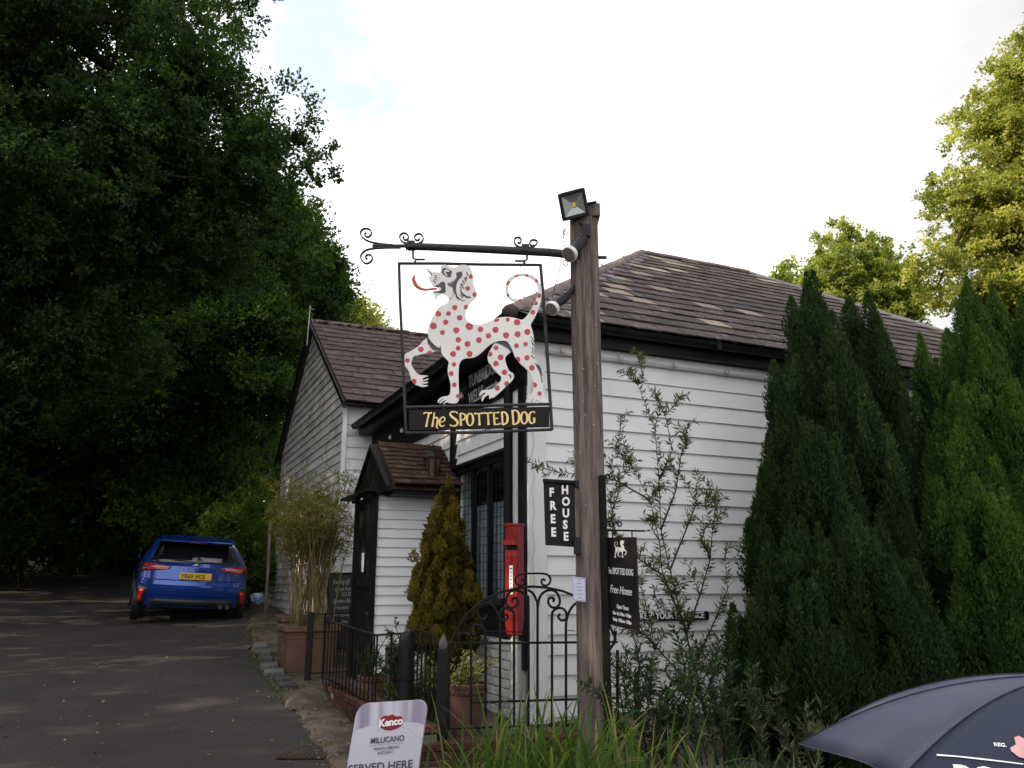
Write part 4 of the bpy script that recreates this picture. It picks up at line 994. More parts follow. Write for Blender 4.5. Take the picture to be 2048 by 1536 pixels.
m=MB(); hz=hh-.16; m.prism([c-fy*bd-fx*(bw_*.95)+ZZ*(hz+.05),c-fy*(bd+.055)-fx*(bw_*.95)+ZZ*(hz+.03),c-fy*(bd+.055)-fx*(bw_*.95)+ZZ*(hz+.0),c-fy*bd-fx*(bw_*.95)+ZZ*(hz+.0)],fx*bw_*1.9); m.build('slot_hood',M['red'],lbx)
MB().cbox(c-fy*(bd+.001)+ZZ*(hz-.022),fx*.052,fy*.003,ZZ*.018).build('slot',M['black'],lbx)
m=MB(); dz=hz-.09
for zz_,w_ in ((dz,.05),(dz-.30-.02,.05),(.2,.05),(.16,.05)): m.cbox(c-fy*(bd+.003)+ZZ*zz_,fx*w_,fy*.004,ZZ*.005)
m.cbox(c-fy*(bd+.003)+ZZ*(dz-.03),fx*.004,fy*.004,ZZ*.03); m.build('moulding',M['red'],lbx)
MB().cbox(c-fy*(bd+.003)+ZZ*(dz-.19),fx*.016,fy*.003,ZZ*.115).build('collection_plate',M['print_white'],lbx)
m=MB()
for k in range(7): m.cbox(c-fy*(bd+.0065)+ZZ*(dz-.10-.03*k),fx*random.uniform(.005,.011),fy*.0006,ZZ*.005)
m.build('printed_marks',M['ink'],lbx)
MB().tube([c+ZZ*.01,c-ZZ*(c.z-.48)],.032,10).build('stand',M['wbrick'],lbx)

# ---------------------------------------------------------------- railings
def railing(name,label,p0,p1,h0,h1,base0,base1,step,r=.008,scroll=False,top=.012,group=None,low=.06):
    p0=Vector(p0);p1=Vector(p1)
    t=thing(name,label,'railing',group,loc=p0)
    A=Vector((p0.x,p0.y,h0));Bq=Vector((p1.x,p1.y,h1))
    MB().box(A-Vector((0,0,.006)),Bq-A,(Bq-A).cross(ZZ).normalized()*.034,ZZ*.014).build('handrail',M['iron'],t)
    MB().box(Vector((p0.x,p0.y,base0+low)),Vector((p1.x,p1.y,base1+low))-Vector((p0.x,p0.y,base0+low)),(Bq-A).cross(ZZ).normalized()*.02,ZZ*.012).build('bottom_rail',M['iron'],t)
    n=max(1,round((p1-p0).length/step))
    off=(Bq-A).cross(ZZ).normalized()*.012
    for i in range(n+1):
        k=i/n; q=p0.lerp(p1,k); zb=lerp(base0,base1,k); zt_=lerp(h0,h1,k)
        MB().tube([Vector((q.x,q.y,zb))+off,Vector((q.x,q.y,zt_-.006))+off],r,6).build('baluster',M['iron'],t)
    return t
def gz(p): return zt(p.x,p.y)
pA=at(655,1240,8.3); pB=at(752,1270,6.95)
def flr(p): return Vector((p.x,p.y,0))
zA,zB=pA.z,pB.z
railing('sloping_railing','black railing sloping towards the camera along the lane on the low brick wall',flr(pA),flr(pB),zA,zB,gz(pA)+.14,gz(pB)+.16,.105)
pC=at(814,1268,6.75)
railing('return_railing','short black railing between the sloping railing and the rounded black post',flr(pB)+Vector((.02,.0,0)),flr(pC),zB,at(800,1266,6.75).z,gz(pB)+.16,gz(pC)+.14,.13)
# thick round-topped post
p=at(814,1262,6.72); pz=thing('iron_post','thick black round-topped iron post between the two short railings','post',loc=(p.x,p.y,gz(p)))
MB().lathe([(.062,gz(p)-.05),(.062,p.z-.07),(.055,p.z-.03),(.03,p.z-.004),(.002,p.z)],(p.x,p.y,0),16).build('shaft',M['iron'],pz,True)
MB().lathe([(.072,gz(p)+.45),(.072,gz(p)+.49)],(p.x,p.y,0),16).build('collar',M['iron'],pz)
gp=at(887,1280,6.1)
railing('front_railing','short black railing between the rounded post and the pointed gate post',flr(p)+Vector((.07,0,0)),flr(gp)-Vector((.05,-.02,0)),at(835,1262,6.6).z,at(862,1268,6.2).z,gz(p)+.12,gz(gp)+.26,.13)
# pointed gate post
gpt=thing('gate_post','square black gate post with grey spear point behind the coffee sign','post',loc=(gp.x,gp.y,gz(gp)))
m=MB(); m.cbox(Vector((gp.x,gp.y,(gz(gp)-.05+at(887,1297,6.1).z)/2)),(.042,0,0),(0,.042,0),(0,0,(at(887,1297,6.1).z-gz(gp)+.05)/2)); m.build('shaft',M['iron'],gpt,bevel=.004)
zt1=at(887,1297,6.1).z
MB().lathe([(.030,zt1),(.036,zt1+.02),(.030,zt1+.045),(.014,zt1+.08),(.002,zt1+.105)],(gp.x,gp.y,0),10).build('spear_point',M['stone'],gpt,True)
# far railing near the planter
r0=at(622,1228,9.2); r1=at(706,1226,9.35)
fr_=railing('far_railing','small black scrolled railing in front of the chalkboard by the planter',flr(r0),flr(r1),r0.z,r1.z,gz(r0)+.02,gz(r1)+.02,.16)
m=MB(); m.cbox(Vector((r0.x,r0.y,(r0.z+gz(r0))/2)),(.03,0,0),(0,.03,0),ZZ*((r0.z-gz(r0))/2+.02)); m.build('post',M['iron'],fr_)
m=MB()
for k in range(4):
    c=r0.lerp(r1,(k+.4)/4)-ZZ*.045; m.tube(spiral(c,.006,.030,0,R(400)*(1 if k%2 else -1),XX,ZZ,14),.004,5)
m.build('scroll',M['iron'],fr_)
# arched gate
YG=6.12; gd=Vector((math.cos(R(11)),math.sin(R(11)),0)); g0=Vector((gp.x+.05,gp.y,0))
def gpos(px,py,dy=0):
    """point of the gate plane seen at px,py"""
    r_=Vector(ray(px,py)); nn=Vector((-gd.y,gd.x,0)); o_=Vector((0,0,H)); t=(g0-o_).dot(nn)/r_.dot(nn); return o_+r_*t+nn*dy
gate=thing('arched_gate','black wrought iron gate with arched top and scrolls behind the wooden post','gate',loc=gpos(900,1500))
gr=.0095
MB().tube([gpos(*q) for q in [(897,1296),(912,1262),(934,1228),(965,1202),(1002,1184),(1040,1175),(1066,1173),(1092,1175),(1125,1182),(1160,1196),(1192,1218),(1218,1248),(1232,1280)]],gr,8).build('arch',M['iron'],gate,True)
MB().tube([gpos(893,1287),gpos(1235,1284)],.009,6).build('rail',M['iron'],gate)
MB().tube([gpos(940,1405),gpos(1235,1396)],.009,6).build('rail',M['iron'],gate)
MB().tube([gpos(893,1457),gpos(1235,1447)],.009,6).build('rail',M['iron'],gate)
def curve(pts,n=5):
    out=[];k=len(pts)
    for i in range(k-1):
        p0=pts[max(i-1,0)];p1=pts[i];p2=pts[i+1];p3=pts[min(i+2,k-1)]
        for j in range(n):
            t=j/n; out.append(tuple(.5*((2*p1[d])+(-p0[d]+p2[d])*t+(2*p0[d]-5*p1[d]+4*p2[d]-p3[d])*t*t+(-p0[d]+3*p1[d]-3*p2[d]+p3[d])*t**3) for d in (0,1)))
    return out+[pts[-1]]
cx0=1066
def gb(pts,r=gr,name='bar',mirror=False,n=4):
    if mirror: pts=[(2*cx0-x,y+ (x-cx0)*.01) for x,y in pts]
    MB().tube([gpos(*q) for q in curve(pts,n)],r,8).build(name,M['iron'],gate,True)
def D6(x,y): return (1000+x/7.68,1130+y/7.68)
for mi in (False,True):
    gb([(1075,1458),(1075,1300),(1075,1214),(1072,1199),(1066,1187),(1056,1180)] if not mi else [(1075,1458),(1075,1214),(1078,1196)],mirror=mi)
    gb([(1075,1216),(1079,1196),(1087,1185),(1100,1180),(1112,1184),(1119,1196),(1119,1208),(1112,1215),(1103,1214),(1097,1207),(1097,1199),(1103,1195),(1108,1199),(1106,1204)],mirror=mi,name='scroll')
    gb([(1104,1450),(1104,1300),(1104,1232),(1108,1221),(1117,1216),(1127,1218),(1133,1227),(1132,1237),(1125,1241),(1118,1237),(1117,1231),(1121,1228)],mirror=mi)
    gb([(1132,1450),(1132,1300),(1132,1250),(1136,1230),(1144,1214),(1156,1205),(1170,1208),(1178,1220),(1176,1232),(1168,1238),(1160,1234),(1160,1227)],mirror=mi)
    gb([(1161,1450),(1161,1300),(1163,1262),(1172,1250),(1184,1250),(1191,1259),(1188,1268),(1181,1268),(1180,1262)],mirror=mi)
    gb([(1190,1450),(1190,1290),(1197,1270),(1208,1264),(1216,1270),(1214,1277)],mirror=mi)
    gb([(1056,1176),(1047,1168),(1044,1160)][::-1]if False else [(1090,1162),(1087,1158),(1083,1162),(1085,1169),(1092,1171),(1099,1167),(1101,1158),(1096,1150),(1084,1147),(1066,1147)],mirror=mi,r=.008,name='crest_scroll',n=3)
gb([(1235,1300),(1235,1455)],r=.012); gb([(897,1292),(897,1460)],r=.010)
# row of small scrolls on the top rail
for k in range(5):
    cx=976+14.5*k; c=gpos(cx,1272)
    MB().tube(spiral(c,.005,.024,R(200),R(200-430) ,gd,ZZ,14),.0035,5).build('small_scroll',M['iron'],gate)
MB().tube([gpos(965,1262),gpos(1046,1264)],.004,5).build('scroll_rail',M['iron'],gate)
# ---------------------------------------------------------------- low brick wall
def brickwall(name,label,p0,p1,zb0,zb1,zt0,zt1,th,mat_=None,cap=True):
    p0=Vector(p0);p1=Vector(p1); d=(p1-p0); Lh=d.length; d.normalize(); nn=Vector((d.y,-d.x,0))
    t=thing(name,label,'low wall',loc=(p0.x,p0.y,zb0))
    def P(s,z,o=0): return p0+d*s+ZZ*z+nn*o
    m=MB(); m.add([P(0,zb0-.1),P(Lh,zb1-.1),P(Lh,zt1-.01),P(0,zt0-.01),P(0,zb0-.1,-th),P(Lh,zb1-.1,-th),P(Lh,zt1-.01,-th),P(0,zt0-.01,-th)],[(0,1,2,3),(7,6,5,4),(3,2,6,7),(0,4,5,1),(1,5,6,2),(0,3,7,4)]); m.build('core',M['mortar'],t)
    bk=MB(); bk.box((0,0,0),(.215,0,0),(0,.012,0),(0,0,.065)); b0=None
    sl=(zb1-zb0)/Lh; r_=0; z=0
    dd=(d+ZZ*sl).normalized()
    hmax=max(zt0-zb0,zt1-zb1)
    while z<hmax-.02:
        s=(.0 if r_%2 else -.11)
        while s<Lh-.05:
            s0_=max(s,0); s1_=min(s+.215,Lh)
            top=lerp(zt0-zb0,zt1-zb1,s0_/Lh)
            if s1_-s0_>.04 and z+.06<=top+.03:
                m4=basis(P(s0_,zb0+sl*s0_+z,.0+random.uniform(0,.004))-t.location,dd*((s1_-s0_)/.215),nn,ZZ)
                if b0 is None: b0=bk.build('brick',mat_ or M['brick'],t,bevel=.004,raw=True); b0.matrix_local=m4
                else: child(b0,t,'brick',m4)
            s+=.226
        z+=.076; r_+=1
    if cap:
        s=0
        c0=None
        cb=MB(); cb.box((0,-.02-th,0),(.105,0,0),(0,th+.04,0),(0,0,.05))
        while s<Lh-.05:
            z_=lerp(zt0,zt1,s/Lh); m4=basis(P(s,z_-.0,.0)-t.location+ZZ*0,(d+ZZ*(zt1-zt0)/Lh).normalized(),nn,ZZ)
            if c0 is None: c0=cb.build('coping_brick',mat_ or M['brick'],t,bevel=.006,raw=True); c0.matrix_local=m4
            else: child(c0,t,'coping_brick',m4)
            s+=.113
    return t
wa=flr(at(648,1390,8.35)); wb=flr(pB)+Vector((-.06,-.02,0)); wc=wb+(wb-wa).normalized()*1.15
brickwall('low_brick_wall','low red brick wall carrying the sloping railing beside the lane',wa,wc,gz(wa),gz(wc),gz(wa)+.09,gz(wc)+.24,.20)
we_=flr(gpos(1250,1400)); 
brickwall('gate_brick_wall','low mossy brick wall below the gate behind the coffee sign',wc+Vector((.02,0,0)),we_,gz(wc),gz(we_),at(900,1478,6.1).z-.05,at(900,1478,6.1).z-.04,.18)

# ---------------------------------------------------------------- coffee pavement sign
YK=4.95
ks=thing('pavement_sign','rounded white coffee advertising board with red logo standing on the lane edge','pavement sign',loc=at(775,1530,YK))
kd_=Vector((.985,-.06,0)).normalized()
def kp(px,py,dy=0):
    r_=Vector(ray(px,py)); p0=at(775,1460,YK); nn=Vector((-.10,-1,.10)).normalized(); o_=Vector((0,0,H)); t=(p0-o_).dot(nn)/r_.dot(nn); return o_+r_*t+nn*dy
K7=lambda x,y:(690+x/10.52,1390+y/10.52)
out_=[(20,1850),(60,1400),(110,1080),(170,760),(215,480),(250,360),(310,270),(400,195),(490,165),(900,140),(1560,100),(1640,130),(1690,190),(1712,290),(1700,420),(1660,700),(1590,1200),(1500,1850),(1440,2300),(-60,2300)]
M['kboard']=mat('silver_white_print',(.50,.50,.58),(.44,.44,.52),.35,1.2)
M['kband']=mat('lilac_grey_print',(.24,.21,.31),(.50,.49,.58),.35,6,stretch=(2,.1,.1),lo=.4,hi=.6)
nK=Vector((-.10,-1,.10)).normalized()
outl=[kp(*K7(*q)) for q in out_]
MB().prism(outl,-nK*.03).build('panel',M['kboard'],ks)
band=[(172,752),(215,480),(250,362),(312,275),(400,200),(492,170),(900,146),(1558,107),(1636,136),(1684,195),(1704,292),(1692,420),(1662,615),(1500,580),(1280,555),(900,585),(500,650)]
MB().prism([kp(*K7(*q),.0012) for q in band],-nK*.001).build('top_band',M['kband'],ks)
lg=MB(); lg.prism([kp(*K7(*q),.003) for q in [(735,640),(720,560),(745,500),(800,450),(860,425),(900,445),(1000,405),(1080,450),(1170,440),(1220,470),(1195,500),(1225,540),(1215,600),(1170,660),(1080,710),(960,745),(840,735),(760,690)]],-nK*.0015); lg.build('logo',M['red'],ks)
M['kdark']=mat('dark_plum_print',(.035,.03,.06),None,.4)
def ktxt(s,x0,y0,x1,y1,size,mt,bold=0,shear=0,lift=.005,name='lettering'):
    a=kp(*K7(x0,y0),lift); b=kp(*K7(x1,y1),lift); ex_=(b-a); want=ex_.length; ex_.normalize(); ey_=nK.cross(ex_)
    if ey_.z<0: ey_=-ey_
    o=text(s,size,a,ex_,ey_,mt,name,ks,xs=1,bold=bold,shear=shear,ext=.0004)
    import numpy as _n
    co=_n.array([ (v.co+chain(ks)-a).dot(ex_) for v in o.data.vertices]); w_=co.max()
    k_=want/w_
    for v,c_ in zip(o.data.vertices,co): v.co+=ex_*(c_*k_-c_)
sK=(kp(*K7(0,1000))-kp(*K7(0,1100))).length/100  # metres per crop px
ktxt('Kenco',715,670,1225,605,215*sK,M['print_white'],bold=.0022,shear=.12,lift=.0062)
ktxt('MILLICANO',535,1025,1255,955,172*sK,M['kdark'],bold=.0006,shear=.1)
ktxt('WHOLEBEAN',600,1170,1145,1115,88*sK,M['kdark'],shear=.1)
ktxt('INSTANT',690,1250,1020,1218,84*sK,M['kdark'],shear=.1)
ktxt('SERVED HERE',60,1640,1440,1520,230*sK,M['kdark'],bold=.0008,shear=.1)
m=MB(); a,b=kp(*K7(520,1072),.003),kp(*K7(1235,998),.003); m.box(a,b-a,ZZ*.0012,-nK*.001); m.build('rule',M['kdark'],ks)
m=MB(); bq=at(770,1600,YK); zk=zt(0,YK)
kl=kp(*K7(-60,2300)); kr=kp(*K7(1440,2300))
m.box(Vector((kl.x-.02,kl.y-.12,zk+.01)),(kr.x-kl.x+.04,0,0),(0,.30,0),(0,0,.05)); m.box(Vector((kl.x+.08,kl.y+.01,zk+.05)),(.03,0,0),(0,.02,0),ZZ*max(.05,kl.z-zk-.02)); m.box(Vector((kr.x-.11,kl.y+.01,zk+.05)),(.03,0,0),(0,.02,0),ZZ*max(.05,kl.z-zk-.02)); m.build('base',M['lamp_metal'],ks,bevel=.006)

# ---------------------------------------------------------------- pots and planters
def sqpot(label,c,w,h,yaw=24):
    t=thing('square_planter',label,'planter','square terracotta planters of bamboo',loc=c)
    a=R(yaw); x=Vector((math.cos(a),math.sin(a),0)); y=Vector((-x.y,x.x,0)); c=Vector(c)
    def ring(hw,z): return [c+x*sx*hw+y*sy*hw+ZZ*z for sx,sy in ((-1,-1),(1,-1),(1,1),(-1,1))]
    R_=[ring(w*.42,0),ring(w*.455,h*.72),ring(w*.47,h*.74),ring(w*.46,h*.78),ring(w*.47,h*.86),ring(w*.51,h*.88),ring(w*.51,h*1.0),ring(w*.44,h*1.0),ring(w*.43,h*.90)]
    m=MB()
    for r_ in R_: m.v+=r_
    for i in range(len(R_)-1):
        for k in range(4): m.f.append((i*4+k,i*4+(k+1)%4,i*4+4+(k+1)%4,i*4+4+k))
    m.f.append((3,2,1,0)); m.build('pot',M['terra'],t,bevel=.006)
    MB().add(ring(w*.435,h*.91),[(0,1,2,3)]).build('soil',M['soil'],t); return t
P1=G(612,1340); sqpot('large square terracotta planter of bamboo at the corner of the old wing',P1,.62,.50)
P2=P1+Vector((-.30,.95,.05)); sqpot('square terracotta planter half hidden behind the nearer bamboo planter',P2,.60,.52)
def rpot(label,c,r,h,mt='terra',grp='round terracotta pots behind the railings'):
    t=thing('round_pot',label,'plant pot',grp,loc=c); c=Vector(c)
    MB().lathe([(r*.62,0),(r*.80,h*.35),(r*.90,h*.75),(r*.90,h*.80),(r*.97,h*.82),(r*1.0,h*.86),(r*.96,h*.90),(r*1.02,h*.93),(r*1.02,h*.99),(r*.92,h*1.0),(r*.90,h*.9)],c,28).build('pot',M[mt],t,True)
    MB().lathe([(.01,h*.92),(r*.9,h*.92)],c,20).build('soil',M['soil'],t)
    m=MB()
    for k in range(26):
        a=2*PI*k/26; m.tube([c+Vector((math.cos(a-.06)*r*1.0,math.sin(a-.06)*r*1.0,h*.84)),c+Vector((math.cos(a+.08)*r*1.01,math.sin(a+.08)*r*1.01,h*.90))],.008,5)
    m.build('rope_moulding',M[mt],t,True); return t
q1=at(932,1450,6.75); q1.z=zt(0,6.75)-.0; hp=at(932,1366,6.75).z-q1.z
rpot('round terracotta pot with roped rim and variegated shrub behind the gate',q1,.155,max(.3,hp))
q2=at(750,1410,8.0); q2.z=zt(0,8.0)
rpot('round terracotta pot behind the sloping railing below the porch',q2,.17,.27)
potA=q1.copy(); potB=q2.copy()
q3=at(890,1400,7.75); q3.z=zt(0,7.75)
rpot('round terracotta pot holding the golden conifer in front of the leaded window',q3,.20,.34)
wp=at(781,1400,7.7); wp.z=zt(0,7.7)
wpt=thing('timber_bollard','short grey timber bollard by the porch behind the railing','bollard',loc=wp)
MB().cbox(wp+ZZ*.28,(.055,0,0),(0,.055,0),ZZ*.30).build('shaft',M['post'],wpt,bevel=.01)
# ---------------------------------------------------------------- chalkboard
cbp=thing('chalkboard','black chalkboard with white handwriting leaning on the wing wall left of the porch','chalkboard',loc=at(683,1250,10.9))
ya=11.62
c4=[at(656,1148,ya),at(713,1146,ya-.0),at(711,1296,ya-.14),at(653,1298,ya-.14)]
MB().prism(c4,(0,.03,0)).build('panel',M['chalkboard'],cbp)
m=MB()
for i in range(4):
    a,b=c4[i],c4[(i+1)%4]; m.tube([a-Vector((0,.004,0)),b-Vector((0,.004,0))],.012,6)
m.build('frame',M['black_wood'],cbp)
for s_,px,py,sz in (('Starting @',665,1168,.085),('Lunch from',670,1182,.08),('12-2.30',682,1192,.07),('Bowers Ale',667,1206,.08),('Hereford',672,1219,.07),('Wholesome',668,1234,.065),('menu',682,1246,.065)):
    p=at(px,py,ya-.008-.14*(py-1148)/150); text(s_,sz,p,(1,-.0,.03),(0,.1,1),M['chalk'],'handwriting',cbp,xs=.62,shear=.25,ext=.0006)
# ---------------------------------------------------------------- blue hatchback, seen from behind
M['carblue']=mat('blue_metallic_paint',(.005,.048,.29),(.005,.044,.27),.24,8,metal=.5,coat=.9)
M['carglass']=mat('dark_tinted_glass',(.006,.007,.008),None,.06,spec=.7)
M['carblack']=mat('black_car_plastic',(.012,.012,.013),None,.5)
M['tyre']=mat('tyre_rubber',(.012,.012,.012),None,.85)
M['alloy']=mat('alloy_rim',(.35,.35,.36),None,.35,metal=.8)
M['lampred']=mat('red_lamp_lens',(.28,.008,.012),None,.12,spec=.7,coat=.5)
M['lampdeep']=mat('dark_red_lens',(.10,.006,.01),None,.12,spec=.7)
M['lampclear']=mat('pale_lamp_insert',(.45,.33,.33),None,.2)
M['refred']=mat('red_reflector',(.80,.02,.03),None,.25)
M['plate']=mat('yellow_number_plate',(.72,.42,.04),None,.4)
M['chrome']=mat('chrome',(.6,.6,.62),None,.15,metal=1)
M['cabin']=mat('car_interior',(.05,.045,.05),None,.8)
car=thing('parked_car','blue five-door hatchback with yellow rear number plate parked facing away up the lane','car')
SLC=[(.21,.20,4.15,.78),(.26,.06,4.28,.86),(.34,.02,4.34,.895),(.44,.015,4.36,.905),(.455,-.005,4.36,.908),(.53,-.02,4.36,.912),(.60,-.02,4.36,.915),(.625,.03,4.35,.915),(.70,.055,4.33,.915),(.715,.075,4.33,.914),(.80,.085,4.28,.912),(.88,.09,4.12,.908),(.94,.10,3.75,.90),(1.0,.15,3.40,.88),(1.06,.21,3.22,.855),(1.16,.32,2.98,.805),(1.28,.46,2.66,.735),(1.36,.56,2.42,.68),(1.415,.68,2.2,.61),(1.445,.84,1.95,.51),(1.458,1.05,1.7,.34)]
BOW=.09; RC=.42
def slc(z):
    for a,b in zip(SLC,SLC[1:]):
        if z<=b[0]:
            t=max(0,(z-a[0])/(b[0]-a[0])); return tuple(lerp(a[i],b[i],t) for i in (1,2,3))
    return SLC[-1][1:]
def rear(x,z):
    y0,y1,w=slc(z); r=min(RC,w*.6); ax=abs(x); lin=w-r
    if ax<=lin: return y0+BOW*(ax/lin)**2*.8
    t=min(1,(ax-lin)/r); return y0+BOW*.8+r*(1-math.sqrt(max(0,1-t*t)))
ring=[]
for z,y0,y1,w in SLC:
    r=min(RC,w*.6); pts=[]
    xs_=[-(w-r)+2*(w-r)*i/14 for i in range(15)]
    pts+=[(x,y0+BOW*.8*(x/(w-r))**2) for x in xs_]
    for k in range(1,8):
        a=PI/2*k/8; pts.append((w-r+r*math.sin(a),y0+BOW*.8+r*(1-math.cos(a))))
    ys_=y0+BOW*.8+r; ye=y1-.45
    for k in range(0,13): pts.append((w-.05*max(0,(k-9)/3)**2,lerp(ys_,ye,k/12)))
    for k in range(1,8):
        a=PI/2*k/8; pts.append((lerp(w-.05,0,(1-math.cos(a))) ,ye+.45*math.sin(a)))
    pts.append((0,y1))
    left=[(-x,y) for x,y in pts[15:-1]][::-1]
    ring.append([Vector((x,y,z)) for x,y in pts+left])
m=MB(); n=len(ring[0])
for r_ in ring: m.v+=r_
for i in range(len(ring)-1):
    for k in range(n): m.f.append((i*n+k,i*n+(k+1)%n,i*n+n+(k+1)%n,i*n+n+k))
m.f.append(tuple((len(ring)-1)*n+k for k in range(n))); m.f.append(tuple(range(n))[::-1])
body_=m.build('body',M['carblue'],car,True)
try: body_.data.set_sharp_from_angle(angle=R(28))
except Exception: pass
def patch(name,xz,mt,lift=.006,nu=10,nv=5,parent=car,th=.0,smooth=True):
    """curved panel laid on the car's rear: xz = corners (x,z): bl,br,tr,tl"""
    m=MB()
    for j in range(nv+1):
        for i in range(nu+1):
            u=i/nu;v=j/nv
            x=(1-v)*lerp(xz[0][0],xz[1][0],u)+v*lerp(xz[3][0],xz[2][0],u); z=(1-v)*lerp(xz[0][1],xz[1][1],u)+v*lerp(xz[3][1],xz[2][1],u)
            nx=0; 
            ax=abs(x); y0,y1,w=slc(z); r=min(RC,w*.6)
            if ax>w-r: nx=math.copysign(min(1,(ax-(w-r))/r),x)
            m.v.append(Vector((x+nx*lift,rear(x,z)-lift*math.sqrt(max(.05,1-nx*nx)),z)))
    for j in range(nv):
        for i in range(nu): a=j*(nu+1)+i; m.f.append((a,a+1,a+nu+2,a+nu+1))
    o=m.build(name,mt,parent,smooth,fix=False)
    s=o.modifiers.new('s','SOLIDIFY'); s.thickness=.008; s.offset=-1; return o
rw=patch('rear_window',[(-.73,1.0),(.73,1.0),(.60,1.350),(-.60,1.350)],M['carglass'],.007,14,6)
m=MB(); m.cbox(Vector((.30,.30,1.06)),(.17,0,0),(0,.01,.02),(.01,.012,.045)); m.cbox(Vector((-.02,.27,1.05)),(.03,0,0),(0,.01,.0),(0,.012,.04))
sg=mat('pale_window_patch',(.22,.21,.24),None,.5); 
pr_s=patch('pale_patch',[(.12,1.03),(.42,1.03),(.44,1.10),(.10,1.10)],sg,.010,3,2,rw)  # flat pale patches laid over the rear glass
patch('pale_patch',[(-.09,1.03),(.02,1.04),(.01,1.10),(-.07,1.09)],sg,.010,2,2,rw)
for s_ in (-1,1):
    q=[(s_*.885,.82),(s_*.44,.88),(s_*.40,.935),(s_*.84,.985)]
    if s_>0: q=[q[1],q[0],q[3],q[2]]
    tl=patch('tail_lamp',q,M['lampred'],.010,12,4)
    q2=[(s_*.72,.895),(s_*.48,.905),(s_*.48,.925),(s_*.72,.925)]
    if s_>0: q2=[q2[1],q2[0],q2[3],q2[2]]
    patch('lamp_insert',q2,M['lampclear'],.014,5,2,tl)
    q3_=[(s_*.875,.835),(s_*.79,.845),(s_*.77,.90),(s_*.85,.93)]
    if s_>0: q3_=[q3_[1],q3_[0],q3_[3],q3_[2]]
    patch('lamp_insert',q3_,M['lampdeep'],.015,4,3,tl)
    q4=[(s_*.86,.31),(s_*.82,.31),(s_*.775,.53),(s_*.845,.545)]
    if s_>0: q4=[q4[1],q4[0],q4[3],q4[2]]
    q5=[(s_*.895,.27),(s_*.76,.27),(s_*.73,.57),(s_*.885,.585)]
    if s_>0: q5=[q5[1],q5[0],q5[3],q5[2]]
    patch('bumper_vent',q5,M['carblack'],.006,5,4)
    patch('rear_reflector',q4,M['refred'],.014,3,4)
patch('lower_bumper',[(-.72,.23),(.72,.23),(.66,.395),(-.66,.395)],M['carblack'],.008,14,3)
m=MB()
for x in (.46,.58): m.tube([Vector((x,-.005,.29)),Vector((x,.2,.29))],.035,12)
m.build('exhaust_tip',M['chrome'],car,True)
# number plate in its recess
pl=MB().cbox(Vector((0,.045,.785)),(.262,0,0),(0,.008,0),(0,.0,.056)).build('number_plate',M['plate'],car,bevel=.004)
text('YR69 HCE',.095,(-.235,.0365,.751),(1,0,0),(0,0,1),M['carblack'],'plate_lettering',pl,xs=.93,bold=.0018,ext=.0012)
# badge and lettering
m=MB(); m.lathe([(.001,.012),(.045,.010),(.052,.0)],(0,0,0),24,axis=(0,-1,0))
for v_ in m.v: v_.x*=1.25; v_.z*=.62
for v_ in m.v: v_+=Vector((0,rear(0,.965)-.002,.962))
bd_=m.build('oval_badge',M['chrome'],car,True)
for i,ch in enumerate('FOCUS'): 
    x=-.27+.135*i; text(ch,.040,(x-.012,rear(x,.915)-.006,.898),(1,0,0),(0,0,1),M['chrome'],'model_lettering',car,bold=.001,ext=.002)
# spoiler, wiper, brake light
m=MB(); 
sv=[(-.62,.36),(-.56,.30),(0,.27),(.56,.30),(.62,.36)]
for x,y in sv: m.v+=[Vector((x,y,1.375)),Vector((x*.98,y+.42,1.455)),Vector((x*.98,y+.42,1.40)),Vector((x,y,1.345))]
for i in range(4):
    for j in range(4): m.f.append((i*4+j,i*4+(j+1)%4,i*4+4+(j+1)%4,i*4+4+j))
m.f+=[(0,1,2,3),(19,18,17,16)]
sp_=m.build('spoiler',M['carblue'],car,bevel=.008)
MB().cbox(Vector((0,.285,1.342)),(.15,0,0),(0,.012,0),(0,0,.008)).build('brake_light',M['lampdeep'],sp_)
m=MB(); m.tube([Vector((0,.15,1.0)),Vector((-.2,.17,1.03)),Vector((-.38,.20,1.05))],.010,6); m.lathe([(.025,0),(.02,.03)],Vector((0,.16,.99)),10,axis=(0,-1,.2)); m.build('rear_wiper',M['carblack'],car,True)
m=MB(); m.tube([Vector((0,1.0,1.47)),Vector((0,.93,1.54))],[.02,.006],8); m.build('aerial',M['carblack'],car)
